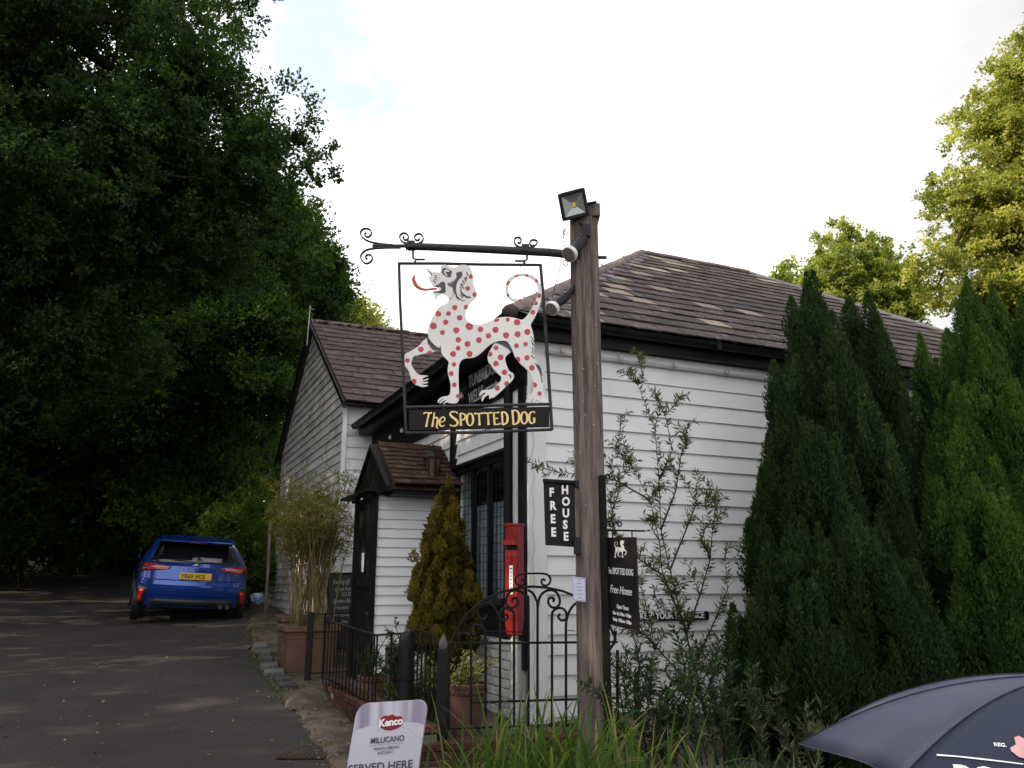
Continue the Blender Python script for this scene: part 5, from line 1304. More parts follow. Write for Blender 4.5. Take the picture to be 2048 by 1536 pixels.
# side windows, mirrors, wheels
for s_ in (-1,1):
    m=MB(); 
    def sw(y,z): return Vector((s_*(slc(z)[2]+.004),y,z))
    P_=[(.75,1.0),(3.05,1.0),(2.75,1.20),(2.45,1.33),(1.0,1.35),(.80,1.20)]
    b_=[(.75,1.005),(1.3,1.005),(1.9,1.005),(2.5,1.005),(3.0,1.005)]; t_=[(.95,1.34),(1.35,1.35),(1.85,1.355),(2.3,1.34),(2.7,1.20)]
    for i in range(5):
        for k in range(5):
            v_=k/4; y=lerp(b_[i][0],t_[i][0],v_); z=lerp(b_[i][1],t_[i][1],v_); m.v.append(sw(y,z))
    for i in range(4):
        for k in range(4): a=i*5+k; m.f.append((a,a+1,a+6,a+5) if s_<0 else (a,a+5,a+6,a+1))
    m.build('side_window',M['carglass'],car,True,fix=False)
    m=MB(); m.cbox(Vector((s_*.85,2.85,.98)),(.045,0,0),(0,.06,0),(0,0,.065)); m.build('door_mirror',M['carblue'],car,bevel=.03)
    for yw in (.80,3.45):
        c=Vector((s_*.80,yw,.325)); axx=Vector((s_,0,0))
        w_=MB().lathe([(.20,-.10),(.31,-.105),(.325,-.08),(.325,.08),(.31,.105),(.21,.10)],c,28,axis=axx).build('wheel',M['tyre'],car,True)
        MB().lathe([(.05,.07),(.20,.085),(.215,.108),(.20,.11),(.19,.07),(.06,.06)],c,20,axis=axx).build('rim',M['alloy'],w_,True)
        MB().lathe([(.36,-.0),(.36,.125)],c,24,axis=axx).build('wheel_arch',M['carblack'],car,True)
patch('tailgate_seam',[(-.70,.700),(.70,.700),(.70,.706),(-.70,.706)],M['carblack'],.003,14,1)
g_=at(379,1240,14.5)
for s_ in (-1,1):
    MB().tube([Vector((s_*.705,rear(.705,z_)-.004,z_)) for z_ in (.63,.70,.76,.82)],.004,5).build('panel_gap',M['carblack'],car)
    MB().tube([Vector((s_*.60,rear(.60,z_)-.003,z_)) for z_ in (.94,.97,1.0)],.004,5).build('panel_gap',M['carblack'],car)
car.location=(g_.x,14.5,zt(0,14.5)+.01); 
hd=math.atan2(.905,-.425)-PI/2
car.rotation_euler=(R(3.6)*1,R(2.6),hd); car.rotation_mode='XYZ'

# ---------------------------------------------------------------- parasol, lower right
M['canopy']=mat('navy_grey_canopy',(.070,.073,.120),(.058,.061,.100),.6,2,spec=.25,bump=.05)
M['canopy2']=mat('dark_navy_canopy',(.026,.032,.062),(.022,.027,.052),.6,2,spec=.15)
M['shield']=mat('washed_red_print',(.60,.17,.18),(.66,.40,.40),.5,9)
ac=at(2150,1352,2.9); RR=.90; SAG=.25
pz=thing('parasol','navy advertising parasol with red shield and white lettering in the lower right corner','parasol',loc=(ac.x,ac.y,zt(0,2.9)))
NR=9; A0=R(166)
def dome(ang,r,lift=0):
    """ang absolute, r 0..1 towards the hem"""
    k=((ang-A0)/(2*PI/NR))%1; sc_=1-.15*math.sin(PI*k)*r*r     # hem curves inward between the ribs
    dip=.028*math.sin(PI*k)*math.sin(PI*min(r,.95))
    d=RR*r*sc_; h=ac.z-SAG*(r**2.15)-dip+lift
    return Vector((ac.x+math.cos(ang)*d,ac.y+math.sin(ang)*d,h))
for i in range(NR):
    m=MB(); na,nr_=10,12
    for a in range(na+1):
        for r_ in range(nr_+1): m.v.append(dome(A0+2*PI/NR*(i+min(max(a/na,.0001),.9999)),max(.02,r_/nr_)))
    for a in range(na):
        for r_ in range(nr_): q=a*(nr_+1)+r_; m.f.append((q,q+1,q+nr_+2,q+nr_+1))
    o=m.build('canopy_panel',M['canopy2'] if i%2==1 else M['canopy'],pz,True,fix=False)
    s=o.modifiers.new('s','SOLIDIFY'); s.thickness=.002
    an=A0+2*PI/NR*i
    MB().tube([dome(an,k/10,-.012) for k in range(1,11)],.005,6).build('rib',M['lamp_metal'],pz,True)
    MB().tube([dome(an,k/14,.001) for k in range(1,15)],.0022,5).build('seam',M['canopy2'],pz,True)
    MB().tube([dome(A0+2*PI/NR*(i+min(.999,k/14)),1.0,0) for k in range(15)],.002,5).build('hem',M['canopy'],pz,True)
MB().tube([ac+ZZ*.05,ac-ZZ*.02,Vector((ac.x,ac.y,zt(0,2.9)))],.02,12).build('pole',M['lamp_metal'],pz,True)
MB().lathe([(.25,0),(.25,.05),(.05,.07),(.04,.2)],(ac.x,ac.y,zt(0,2.9)),20).build('base',M['lamp_metal'],pz,True)
am=A0+2*PI/NR*1.5
def pfn(ox,oy):
    # print frame on the second panel: x runs clockwise along the hem, y towards the crown
    def f_(x,y,z):
        r_=oy-y/RR; ang=am+(ox+x)/(RR*max(.25,r_)); return dome(ang,r_,.004+z)
    return f_
def on_dome(px,py,lift=.004):
    o_=Vector((0,0,H)); d=Vector(ray(px,py)); best=None
    lo,hi=1.4,4.0
    for i in range(1500):
        t=lo+(hi-lo)*i/1500; p=o_+d*t
        dx,dy=p.x-ac.x,p.y-ac.y; rr=math.hypot(dx,dy)/RR; ang=math.atan2(dy,dx)
        if rr<1.0 and p.z<=dome(ang,rr).z: return dome(ang,rr,lift)
    return o_+d*3
def dprint(name,poly,mt):
    pts=[on_dome(*q) for q in poly]; c=sum(pts,Vector((0,0,0)))/len(pts); m=MB(); m.v=[c]+pts
    m.f=[(0,i+1,(i+1)%len(pts)+1) for i in range(len(pts))]; o=m.build(name,mt,pz,fix=False); return o
# shield emblem
dprint('shield',[(2018,1481),(2028,1478),(2038,1484),(2050,1488),(2064,1486),(2078,1482),(2090,1486),(2084,1500),(2092,1514),(2080,1522),(2060,1528),(2040,1530),(2022,1524),(2008,1512),(2006,1504),(2020,1496)],M['shield'])
def dstroke(name,pts,w,mt):
    for a,b in zip(pts,pts[1:]): 
        k=stroke2([a,b],w); dprint(name,k,mt)
def dtext(s,size,x0,y0,slope,xs,bold,name='lettering'):
    text(s,size,(0,0,0),XX,ZZ,M['print_white'],name,pz,xs=xs,bold=bold,ext=0,fn=lambda x,y,z:on_dome(x0+x,y0-y+slope*x,.003))
dtext('REG.',11,1974,1498,.12,1.15,.35)
dprint('shield_figure',[(2040,1494),(2052,1492),(2058,1500),(2050,1507),(2060,1514),(2046,1521),(2036,1514),(2044,1507),(2034,1501)],M['print_white'])
dstroke('rule',[(1867,1514),(1900,1519),(1940,1526),(1990,1534),(2030,1541)],3,M['print_white'])
dtext('BO',64,1886,1580,.14,.95,2.2)
# ---------------------------------------------------------------- foliage
def norm(a): return a/np.maximum(np.linalg.norm(a,axis=1,keepdims=True),1e-9)
def leaves(name,P,D,Nn,L,Wd,mt,parent=None,tone=None,fold=.25,mid=.45,six=False):
    n=len(P); D=norm(D); S=norm(np.cross(D,Nn)); Nv=np.cross(S,D)
    L=np.broadcast_to(L,(n,)).reshape(n,1); Wd=np.broadcast_to(Wd,(n,)).reshape(n,1)
    if six:
        pts=[P,P+D*L*.3+S*Wd*.5+Nv*Wd*fold,P+D*L*.7+S*Wd*.38+Nv*Wd*fold*.6,P+D*L-Nv*L*.08,P+D*L*.7-S*Wd*.38+Nv*Wd*fold*.6,P+D*L*.3-S*Wd*.5+Nv*Wd*fold]
        tris=[(0,1,5),(1,2,5),(2,4,5),(2,3,4)]
    else:
        pts=[P,P+D*L*mid+S*Wd*.5+Nv*Wd*fold,P+D*L,P+D*L*mid-S*Wd*.5+Nv*Wd*fold]; tris=[(0,1,2),(0,2,3)]
    k=len(pts); V_=np.stack(pts,1).reshape(-1,3).astype(np.float32)
    T=np.array(tris)[None]+ (np.arange(n)*k)[:,None,None]; T=T.reshape(-1).astype(np.int32); nf=len(T)//3
    off=chain(parent) if parent else Vector((0,0,0)); V_=V_-np.array(off,dtype=np.float32)
    me=bpy.data.meshes.new(name); me.vertices.add(len(V_)); me.vertices.foreach_set('co',V_.ravel())
    me.loops.add(len(T)); me.loops.foreach_set('vertex_index',T); me.polygons.add(nf)
    me.polygons.foreach_set('loop_start',np.arange(nf,dtype=np.int32)*3)
    try: me.polygons.foreach_set('loop_total',np.full(nf,3,dtype=np.int32))
    except Exception: pass
    a=me.attributes.new('tone','FLOAT','POINT'); tn=rng.random(n) if tone is None else np.clip(tone,0,1)
    a.data.foreach_set('value',np.repeat(tn,k).astype(np.float32))
    me.materials.append(mt); me.update(calc_edges=True); 
    o=bpy.data.objects.new(name,me); COL.objects.link(o)
    if parent: o.parent=parent
    return o
def rnd(n): return norm(rng.normal(size=(n,3)))
def ell(px,py,Y,rx,ry,dep=None):
    c=at(px,py,Y); d=Y*CT+(c.z-H)*ST; k=d/F; return (np.array(c),np.array([rx*k,dep or (rx+ry)/2*k,ry*k*1.02]))
def crown(name,parent,ells,nleaf,L,Wd,mt,clump=.55,per=170,shell=.55,up=.35,flat_=.6,droop=.1,tonegrad=0,six=False,fn=None,keep=None,bough=0):
    vol=np.array([e[1][0]*e[1][1]*e[1][2] for e in ells])**.75; vol/=vol.sum()
    Ps=[];Ds=[];Ns=[];Ts=[]; nc=max(1,nleaf//per)
    ctr=[]
    for e,vv in zip(ells,vol):
        k=max(1,int(nc*vv)); u=rnd(k); r=shell+(1-shell)*rng.random((k,1))**.6
        c=e[0]+u*e[1]*r*(1+.10*np.sin(u[:,:1]*9+u[:,1:2]*7))
        if bough:
            # leaf clumps ride on domed boughs, so dark hollows open between them
            ar=(e[1][0]*e[1][2])/(bough*bough); K=max(1,int(ar*5.0)); K=min(K,k)
            bc=e[0]+rnd(K)*np.maximum(e[1]-bough*.35,.1)*rng.uniform(.55,1.0,(K,1)); bi=rng.integers(0,K,k)
            w_=rnd(k); w_[:,2]=np.abs(w_[:,2])*1.1-.25; w_=norm(w_); bs=bough*rng.uniform(.7,1.3,K)[bi][:,None]
            c=bc[bi]+w_*bs*np.array([1.15,1.15,.62])*rng.uniform(.75,1,(k,1)); u=norm(w_+u*.3)
        ctr.append(c)
        for ci,ui in zip(c,u):
            if keep is not None and not keep(ci): continue
            m=int(per*rng.uniform(.6,1.4)); s=clump*rng.uniform(.6,1.25)
            # each clump is a few twigs fanned outwards, leaves along them
            nt_=7; tw=norm(rng.normal(size=(nt_,3))*.75+ui*.7+np.array([0,0,.15])); ti=rng.integers(0,nt_,m)
            t=rng.random((m,1))**.7; p=ci+tw[ti]*t*s*1.3+rng.normal(size=(m,3))*s*.17*np.array([1,1,flat_])
            d=tw[ti]*.6+rng.normal(size=(m,3))*.7+np.array([0,0,-droop]); nn=rng.normal(size=(m,3))*.6+np.array([0,0,1])*up*2+ui*.5
            Ps.append(p);Ds.append(d);Ns.append(nn)
            Ts.append(np.clip(rng.normal(.42+rng.normal()*.2,.15,m),0,1))
    P_=np.concatenate(Ps); 
    o=leaves(name,P_,np.concatenate(Ds),np.concatenate(Ns),L*rng.uniform(.7,1.25,len(P_)),Wd*rng.uniform(.7,1.25,len(P_)),mt,parent,np.concatenate(Ts),six=six)
    return o,np.concatenate(ctr)
def limbs(parent,base,top,r,targets,n=14,name='trunk',rb=.35):
    m=MB(); base=Vector(base); top=Vector(top)
    pts=[base.lerp(top,i/7)+Vector((random.uniform(-1,1),random.uniform(-1,1),0))*.12*min(1,i) for i in range(8)]
    m.tube(pts,[r*(1-.09*i) for i in range(8)],10); m.v=m.v
    m.build(name,M['bark'],parent,True)
    sel=[targets[int(i)] for i in rng.choice(len(targets),min(n,len(targets)),replace=False)]
    for k,t in enumerate(sel):
        t=Vector(t); s=pts[random.randint(3,7)]; mid_=s.lerp(t,.5)+Vector((random.uniform(-.4,.4),random.uniform(-.4,.4),(t-s).length*.10))
        m=MB(); q=[s,s.lerp(mid_,.5),mid_,mid_.lerp(t,.5)+Vector((0,0,.1)),t]; rr=r*rb*random.uniform(.6,1)
        m.tube(q,[rr,rr*.8,rr*.6,rr*.38,rr*.12],7)
        for j in range(4):
            a=q[2].lerp(q[4],random.random()); d=Vector((random.uniform(-1,1),random.uniform(-1,1),random.uniform(-.3,.9)))*.9
            m.tube([a,a+d*.6,a+d*1.1+Vector((0,0,-.05))],[rr*.22,rr*.15,rr*.05],5)
        m.build('branch',M['bark'],parent,True)
def tree(nm,label,ells,basept,nleaf,L,Wd,mt,r=.3,grp=None,**k):
    bp_=Vector(basept); bp_.z=zt(bp_.x,bp_.y)+gfn(bp_.x,bp_.y)
    t=thing(nm,label,'tree',grp,loc=bp_); nb=k.pop('nb',12); rb=k.pop('rb',.35)
    o,c=crown('crown',t,ells,nleaf,L,Wd,mt,**k)
    top=np.mean([e[0] for e in ells],axis=0)
    limbs(t,bp_-Vector((0,0,.2)),Vector(top),r,c,nb,rb=rb); return t
G1='trees of the dark wood left of the lane'
# big oak whose crown fills the upper left
oak=tree('oak_tree','huge dark oak whose crown fills the upper left and overhangs the blue car',
 [ell(200,170,13.5,300,150,2.6),ell(60,-30,12.5,330,120,2.5),ell(390,30,14,75,90,1.3),ell(430,225,13.5,85,80,1.5),ell(500,330,13.5,90,70,1.4),ell(380,300,13.5,190,140,2.2),ell(150,400,13,270,190,2.6),ell(470,440,14,100,90,1.5),ell(330,480,14.5,190,160,2.2),ell(-120,200,12.5,250,350,2.8),
  ell(640,350,13.3,32,16,.4),ell(596,340,13.4,30,28,.5),ell(560,230,13.5,34,30,.5),ell(520,150,13.6,34,28,.5),ell(470,20,13.8,28,22,.45),ell(440,-20,13.8,40,30,.5),ell(585,420,13.6,32,34,.5),ell(600,285,13.5,20,16,.3),ell(560,175,13.6,16,14,.3),ell(90,640,14.5,240,190,2.4)],
 (-13.5,15.5,0),290000,.088,.050,M['oak'],r=.42,grp=G1,bough=.62,clump=.26,per=80,six=False,nb=18,rb=.4,shell=.4)
m=MB(); q=[at(-60,150,12.2),at(20,125,12.2),at(75,72,12.3),at(130,50,12.4),at(200,38,12.5),at(290,48,12.8)]
m.tube(q,[.20,.17,.145,.12,.09,.05],9); m.tube([at(110,55,12.35),at(120,10,12.3),at(150,-40,12.3)],[.09,.07,.05],7); m.build('branch',M['bark'],oak,True)
m=MB(); m.tube([at(250,420,13.9),at(320,385,13.7),at(400,345,13.5),at(465,325,13.4)],[.09,.075,.05,.03],7); m.build('branch',M['bark'],oak,True)
tree('maple_tree','lighter green maple leaning out of the wood beside the grey gable of the wing',
 [ell(430,740,19,130,140,2.2),ell(515,650,19.5,75,75,1.6),ell(530,800,19,55,80,1.4),ell(560,520,21,60,100,1.8),ell(330,860,20,170,130,2.2)],(-16.5,22,0),120000,.105,.070,M['maple'],r=.10,grp=G1,bough=.8,clump=.34,per=90,nb=10)
tree('ash_tree','tall dark tree standing behind the roof end of the wing',
 [ell(600,560,25,60,55,1.8),ell(635,600,25,42,45,1.5),ell(655,575,25,26,26,.7),ell(560,640,25,90,110,2.2),ell(575,470,25,45,60,1.4)],(-8.6,26,0),60000,.13,.085,M['oak'],r=.3,grp=G1,clump=.7,per=130,nb=8)
tree('hazel_tree','olive green sunlit tree just above the left end of the brown slate ridge',
 [ell(688,652,33,38,34,1.6),ell(722,672,33,22,22,1),ell(640,690,33,50,50,2)],(-7.5,34,0),26000,.16,.11,M['lime'],r=.25,grp=G1,clump=.7,per=120,nb=5)
tree('holly_tree','dark tree at the far left edge behind the oak with sunlit leaf gaps',
 [ell(-60,620,21,240,260,3),ell(120,820,22,220,200,3),ell(-150,350,20,200,250,3)],(-15.5,21.5,0),70000,.16,.10,M['maple'],r=.3,grp=G1,clump=.7,per=140,nb=8)
tree('beech_tree','dark beech deep in the wood beyond the blue car',
 [ell(260,860,25,230,170,3),ell(120,980,26,260,130,3),ell(420,960,25,170,120,2.6),ell(500,560,27,160,200,3),ell(250,560,27,260,250,3)],(-19,28,0),110000,.17,.11,M['oak'],r=.14,grp=G1,clump=.8,per=150,nb=8)
# wood beyond: one dense mass, plus high crowns added to shade the lane
ctr=[];rad=[]
es=[(np.array([x,y,zt(0,y)+h]),np.array([3.2,3.0,hh])) for x,y,h,hh in [(-30,34,3,5),(-24,36,4,6),(-18,38,4,6),(-12.5,40,4,6),(-8,43,4,6),(-30,26,4,6),(-34,20,5,7),(-36,12,5,7),(-26,42,8,6),(-18,45,9,7),(-11,47,8,7),(-33,30,9,6),(-22,30,2,3),(-17,33,2,3),(-27,24,2,4),(-4,50,3,5),(-15,50,6,6),(-38,38,8,8),(-13.5,31,2,3.5),(-19,27,1.5,3),(-10.5,36,2,4),(-16,37,2,4),(-22,22,1.5,3),(-27,18,2,4),(-9,31,8,3),(-14,22,9,3),(-11.5,21,9.5,2),(-17,27,10,2.5),(-12,28,9.5,2.5),(-21,22,10,2.5),(-15,32,9,2.5),(-18.5,17.5,10,2.2),(-10,25,9.5,2),(-23,28,9,3)]]
o,_=crown('woodland',None,es,230000,.30,.20,M['maple'],clump=1.1,per=150,shell=.3); tag(o,kind='stuff')
# shrubs along the lane behind the car
def shrub(nm,label,ells,nleaf,L,Wd,mt,grp=None,stem=None,cat='shrub',**k):
    c=ells[0][0]; b=Vector((c[0],c[1],zt(0,c[1])))
    t=thing(nm,label,cat,grp,loc=b); o,cc=crown('foliage',t,ells,nleaf,L,Wd,mt,**k)
    m=MB()
    for i in range(stem or 8):
        q=Vector(cc[int(rng.integers(len(cc)))]); m.tube([b+Vector((random.uniform(-.1,.1),random.uniform(-.1,.1),0)),b.lerp(q,.5)+Vector((0,0,.1)),q],[.022,.014,.005],5)
    m.build('stems',M['bark'],t,True); return t
shrub('lane_shrub','sunlit green shrub right of the parked blue car',[ell(500,1130,17.5,42,70,.8),ell(455,1070,18,40,40,.9),ell(520,1060,18,35,60,.8)],11000,.085,.05,M['hedge'],clump=.28,per=90,grp='shrubs along the lane verge')
shrub('lane_shrub','dark leafy shrub above the roof of the blue car',[ell(350,1010,21,90,60,1.4),ell(450,1000,21,60,60,1.2)],12000,.12,.07,M['hedge'],clump=.4,per=90,grp='shrubs along the lane verge')
shrub('lane_shrub','low dark shrub on the bank at the far left of the lane',[ell(60,1030,22,150,60,1.6),ell(190,1055,23,100,45,1.6)],14000,.12,.07,M['maple'],clump=.4,per=90,grp='shrubs along the lane verge')
fpz=at(533,1200,15.5); fp=thing('fence_post','thin grey post standing in the shrub between the car and the bamboo','post',loc=(fpz.x,15.5,zt(0,15.5)))
MB().tube([Vector((fpz.x,15.5,zt(0,15.5)-.1)),at(541,1040,15.5)],.03,8).build('shaft',M['post'],fp)
bag=at(514,1212,16.2); bg_=thing('blue_bag','crumpled blue and white bag lying on the verge right of the car','bag',loc=bag)
m=MB()
for i in range(7):
    for k in range(8):
        a=2*PI*k/8; r=.13*math.sin(PI*(i+.6)/8)*(1+.25*math.sin(a*3+i)); m.v.append(bag+Vector((math.cos(a)*r,math.sin(a)*r*.8,.03+i*.035)))
for i in range(6):
    for k in range(8): m.f.append((i*8+k,i*8+(k+1)%8,i*8+8+(k+1)%8,i*8+8+k))
m.f.append(tuple(range(48,56))); m.build('sack',mat('blue_plastic',(.05,.22,.50),(.5,.55,.6),.4,9),bg_,True)
# unseen trees added to shade the lane, the oak and the pub
GS='unseen trees added to shade the lane and the pub'
def etree(label,x,y,h,r,n,seed):
    n=int(n*.62)
    b=(x,y,0); es=[(np.array([x,y,h*.62]),np.array([r,r,h*.36])),(np.array([x+.8,y+1,h*.5]),np.array([r*.8,r*.8,h*.3])),(np.array([x-.5,y-1.2,h*.72]),np.array([r*.7,r*.7,h*.25]))]
    return tree('unseen_shade_tree',label,es,b,n,.30,.20,M['oak'],r=.35,grp=GS,clump=.9,per=120,nb=6)
etree('tall unseen tree added for shade nearest the camera on the left side of the lane',-15.5,-3.5,16.5,4.2,26000,1)
etree('tall unseen tree added for shade left of the lane level with the railings',-15,3.0,17,4.2,28000,2)
etree('tall unseen tree added for shade left of the lane beside the oak',-15.5,8.8,17,4.2,28000,3)
etree('tall unseen tree added for shade standing left of and behind the oak trunk',-18.5,15.5,17,4.2,30000,5)
etree('tall unseen tree added for shade farthest up the left side of the lane',-22,22,17,4.4,30000,6)
etree('tall unseen tree added for shade left of the lane behind the camera',-16,-10,16,4.2,22000,4)
# sunlit trees on the right
tree('lime_tree','tall sunlit yellow-green tree filling the right edge above the dark conifers',
 [ell(2020,480,24,110,150,2.2),ell(2070,250,24,100,120,2.2),ell(2110,80,24,75,80,1.8),ell(1880,545,23.5,50,26,.9),ell(1840,520,23.5,26,18,.5),ell(1920,590,23.5,40,24,.8),ell(1925,400,24,48,60,1.2),ell(1905,365,24,28,22,.5),ell(1990,600,24,70,60,1.8),ell(1985,270,24,42,44,1.1),ell(1960,225,24,24,18,.5),ell(2010,170,24,30,34,.8),ell(2040,110,24,26,34,.7),ell(1915,460,24,26,24,.6),ell(1935,325,24,24,18,.5),ell(2150,400,24,150,250,3),ell(2120,620,24,150,120,2.6)],
 (17.5,24.5,0),170000,.115,.085,M['lime'],r=.35,bough=.55,clump=.30,per=70,nb=18,shell=.3)
tree('poplar_tree','round sunlit poplar rising behind the right slope of the main roof',
 [ell(1690,560,30,72,62,2),ell(1640,590,30,42,60,1.6),ell(1780,600,30,60,60,1.8),ell(1700,660,30,130,80,2.4)]+[ell(x,y,30,10,r_,.4) for x,y,r_ in ((1680,466,36),(1708,478,26),(1745,500,30),(1655,510,34),(1783,530,30),(1622,545,34),(1808,575,36),(1834,610,30),(1765,508,22),(1640,490,18),(1725,480,22))],
 (12.5,30.5,0),95000,.115,.085,M['poplar'],r=.22,clump=.26,per=70,nb=8,shell=.35)
tree('slender_poplar','thin sunlit poplar tip just above the roof left of the round poplar',
 [ell(1576,545,32,9,30,.5),ell(1568,575,32,20,25,.7),ell(1590,600,32,30,25,.8)],(10.9,32.5,0),5000,.13,.10,M['poplar'],r=.12,clump=.35,per=70,nb=4)

# ---------------------------------------------------------------- columnar conifers
def plumes(name,parent,plist,mt,L,Wd,dens=1.0,spread=.55,seg=1):
    """plist: (base vec, height, radius, tone) feather-shaped upright sprays"""
    Ps=[];Ds=[];Ns=[];Ts=[]
    for b,h,r,tn in plist:
        m=int(dens*h*r*9000); 
        if m<6: m=6
        t=rng.random(m); prof=np.sin(PI*np.clip(t,0,1)**.62)**.8*(1-.15*t)
        a=rng.random(m)*2*PI; rr=r*prof*np.sqrt(rng.uniform(.25,1,m))*(1+.25*np.sin(a*5+t*9)); ca,sa=np.cos(a),np.sin(a)
        P_=np.stack([b[0]+ca*rr,b[1]+sa*rr,b[2]+t*h],1); D_=np.stack([ca*spread,sa*spread,np.ones(m)],1)+rng.normal(size=(m,3))*.28
        N_=np.stack([ca,sa,np.full(m,.2)],1)+rng.normal(size=(m,3))*.5
        Ps.append(P_);Ds.append(D_);Ns.append(N_);Ts.append(np.clip(tn*.6+.75*t**1.6*(.3+.7*(rr/r))+rng.normal(0,.10,m)-.14,0,1))  # pale tips over dark bases: lit sprays painted into the tone
    P_=np.concatenate(Ps); n=len(P_)
    return leaves(name,P_,np.concatenate(Ds),np.concatenate(Ns),L*rng.uniform(.6,1.3,n),Wd*rng.uniform(.7,1.3,n),mt,parent,np.concatenate(Ts),fold=.1,mid=.35)
def conifer(label,hulls,mt,grp,nm='cypress_tree',L=.036,Wd=.012,dens=2.3,cov=1.0,cat='tree',plh=(.38,.95),tb=.3,pr_=(.055,.12),basez=None):
    """hulls: spindle (x,y,zbase,ztop,radius)"""
    h0=hulls[0]; t=thing(nm,label,cat,grp,loc=(h0[0],h0[1],zt(0,h0[1]) if basez is None else basez))
    pl=[];core=[]
    for (x,y,z0,z1,r) in hulls:
        Hh=z1-z0; k=int(cov*Hh*r*2*PI/.050)
        for i in range(k):
            u=random.random(); a=random.uniform(0,2*PI)
            pf=(min(1,u/.14)**.5 if u<.14 else 1)*(1-.25*u if u<.6 else .85*max(.06,1-((u-.6)/.41)**1.9)); rr=r*pf*random.uniform(.74,1.14)
            h=random.uniform(*plh)*(1-.35*u); 
            pl.append(((x+math.cos(a)*rr,y+math.sin(a)*rr,z0+Hh*u*.93-.05),h*min(1,Hh/2+.2),random.uniform(*pr_),random.uniform(tb-.12,tb+.2)+.15*u))
        pl.append(((x,y,z1-.45*min(1,Hh)),.5*min(1,Hh),.05,.5))
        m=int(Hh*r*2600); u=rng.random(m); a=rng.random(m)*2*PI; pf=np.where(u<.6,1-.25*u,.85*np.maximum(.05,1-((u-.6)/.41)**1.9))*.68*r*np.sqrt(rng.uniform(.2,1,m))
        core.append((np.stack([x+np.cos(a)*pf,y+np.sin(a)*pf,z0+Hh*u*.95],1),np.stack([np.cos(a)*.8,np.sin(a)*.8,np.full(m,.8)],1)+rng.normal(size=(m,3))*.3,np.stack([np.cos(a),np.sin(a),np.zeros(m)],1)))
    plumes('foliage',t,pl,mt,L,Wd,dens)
    leaves('inner_foliage',np.concatenate([c[0] for c in core]),np.concatenate([c[1] for c in core]),np.concatenate([c[2] for c in core]),L*2.8,Wd*4.5,mt,t,rng.uniform(0,.10,sum(len(c[0]) for c in core)))  # darkest tones inside: depth shade put into the colour
    m=MB()
    for (x,y,z0,z1,r) in hulls: m.tube([Vector((x,y,z0-.1)),Vector((x,y,z0+(z1-z0)*.5)),Vector((x,y,z1-.25))],[.05,.03,.008],7)
    m.build('trunk',M['bark'],t,True); return t
def hull(px,py_top,Y,rpx,zb=None):
    p=at(px,py_top,Y); d=Y; return (p.x,Y,zt(0,Y) if zb is None else zb,p.z,rpx*Y/F)
GC='tall dark conifers against the white side wall'
def hz(px,ptop,Y,rpx,pbot=None):
    h=list(hull(px,ptop,Y,rpx)); 
    if pbot: h[2]=at(px,pbot,Y).z
    return tuple(h)
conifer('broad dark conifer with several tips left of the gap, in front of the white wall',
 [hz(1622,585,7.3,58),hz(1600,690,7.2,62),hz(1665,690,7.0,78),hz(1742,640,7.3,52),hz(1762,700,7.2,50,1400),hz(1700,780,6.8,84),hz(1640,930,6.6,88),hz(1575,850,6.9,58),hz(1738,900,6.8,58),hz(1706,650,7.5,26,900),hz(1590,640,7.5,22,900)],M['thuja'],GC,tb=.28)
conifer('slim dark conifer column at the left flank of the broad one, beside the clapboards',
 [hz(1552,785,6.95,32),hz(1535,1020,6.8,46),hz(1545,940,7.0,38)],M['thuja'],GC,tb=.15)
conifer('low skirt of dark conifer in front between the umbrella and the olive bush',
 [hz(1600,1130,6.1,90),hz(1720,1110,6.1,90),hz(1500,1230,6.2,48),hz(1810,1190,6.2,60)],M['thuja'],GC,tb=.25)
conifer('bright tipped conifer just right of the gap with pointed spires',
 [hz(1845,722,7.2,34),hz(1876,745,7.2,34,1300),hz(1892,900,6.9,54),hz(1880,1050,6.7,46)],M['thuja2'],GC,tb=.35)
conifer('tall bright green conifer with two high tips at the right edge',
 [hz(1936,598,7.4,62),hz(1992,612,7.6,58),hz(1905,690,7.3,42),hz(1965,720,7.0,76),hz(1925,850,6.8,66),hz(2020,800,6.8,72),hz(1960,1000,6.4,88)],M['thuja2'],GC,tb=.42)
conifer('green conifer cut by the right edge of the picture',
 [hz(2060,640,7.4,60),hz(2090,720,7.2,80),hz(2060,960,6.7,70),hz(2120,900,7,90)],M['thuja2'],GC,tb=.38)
conifer('small cone-shaped golden conifer in front of the leaded window',
 [hz(897,962,7.75,42,1310),hz(880,1005,7.7,54,1310),hz(908,1060,7.6,54,1315),hz(868,1110,7.7,48,1310),hz(925,1130,7.6,38,1310)],M['golden'],None,nm='golden_conifer',L=.034,Wd=.013,dens=3.0,cov=1.6,plh=(.14,.32),tb=.52,pr_=(.030,.06),cat='shrub')

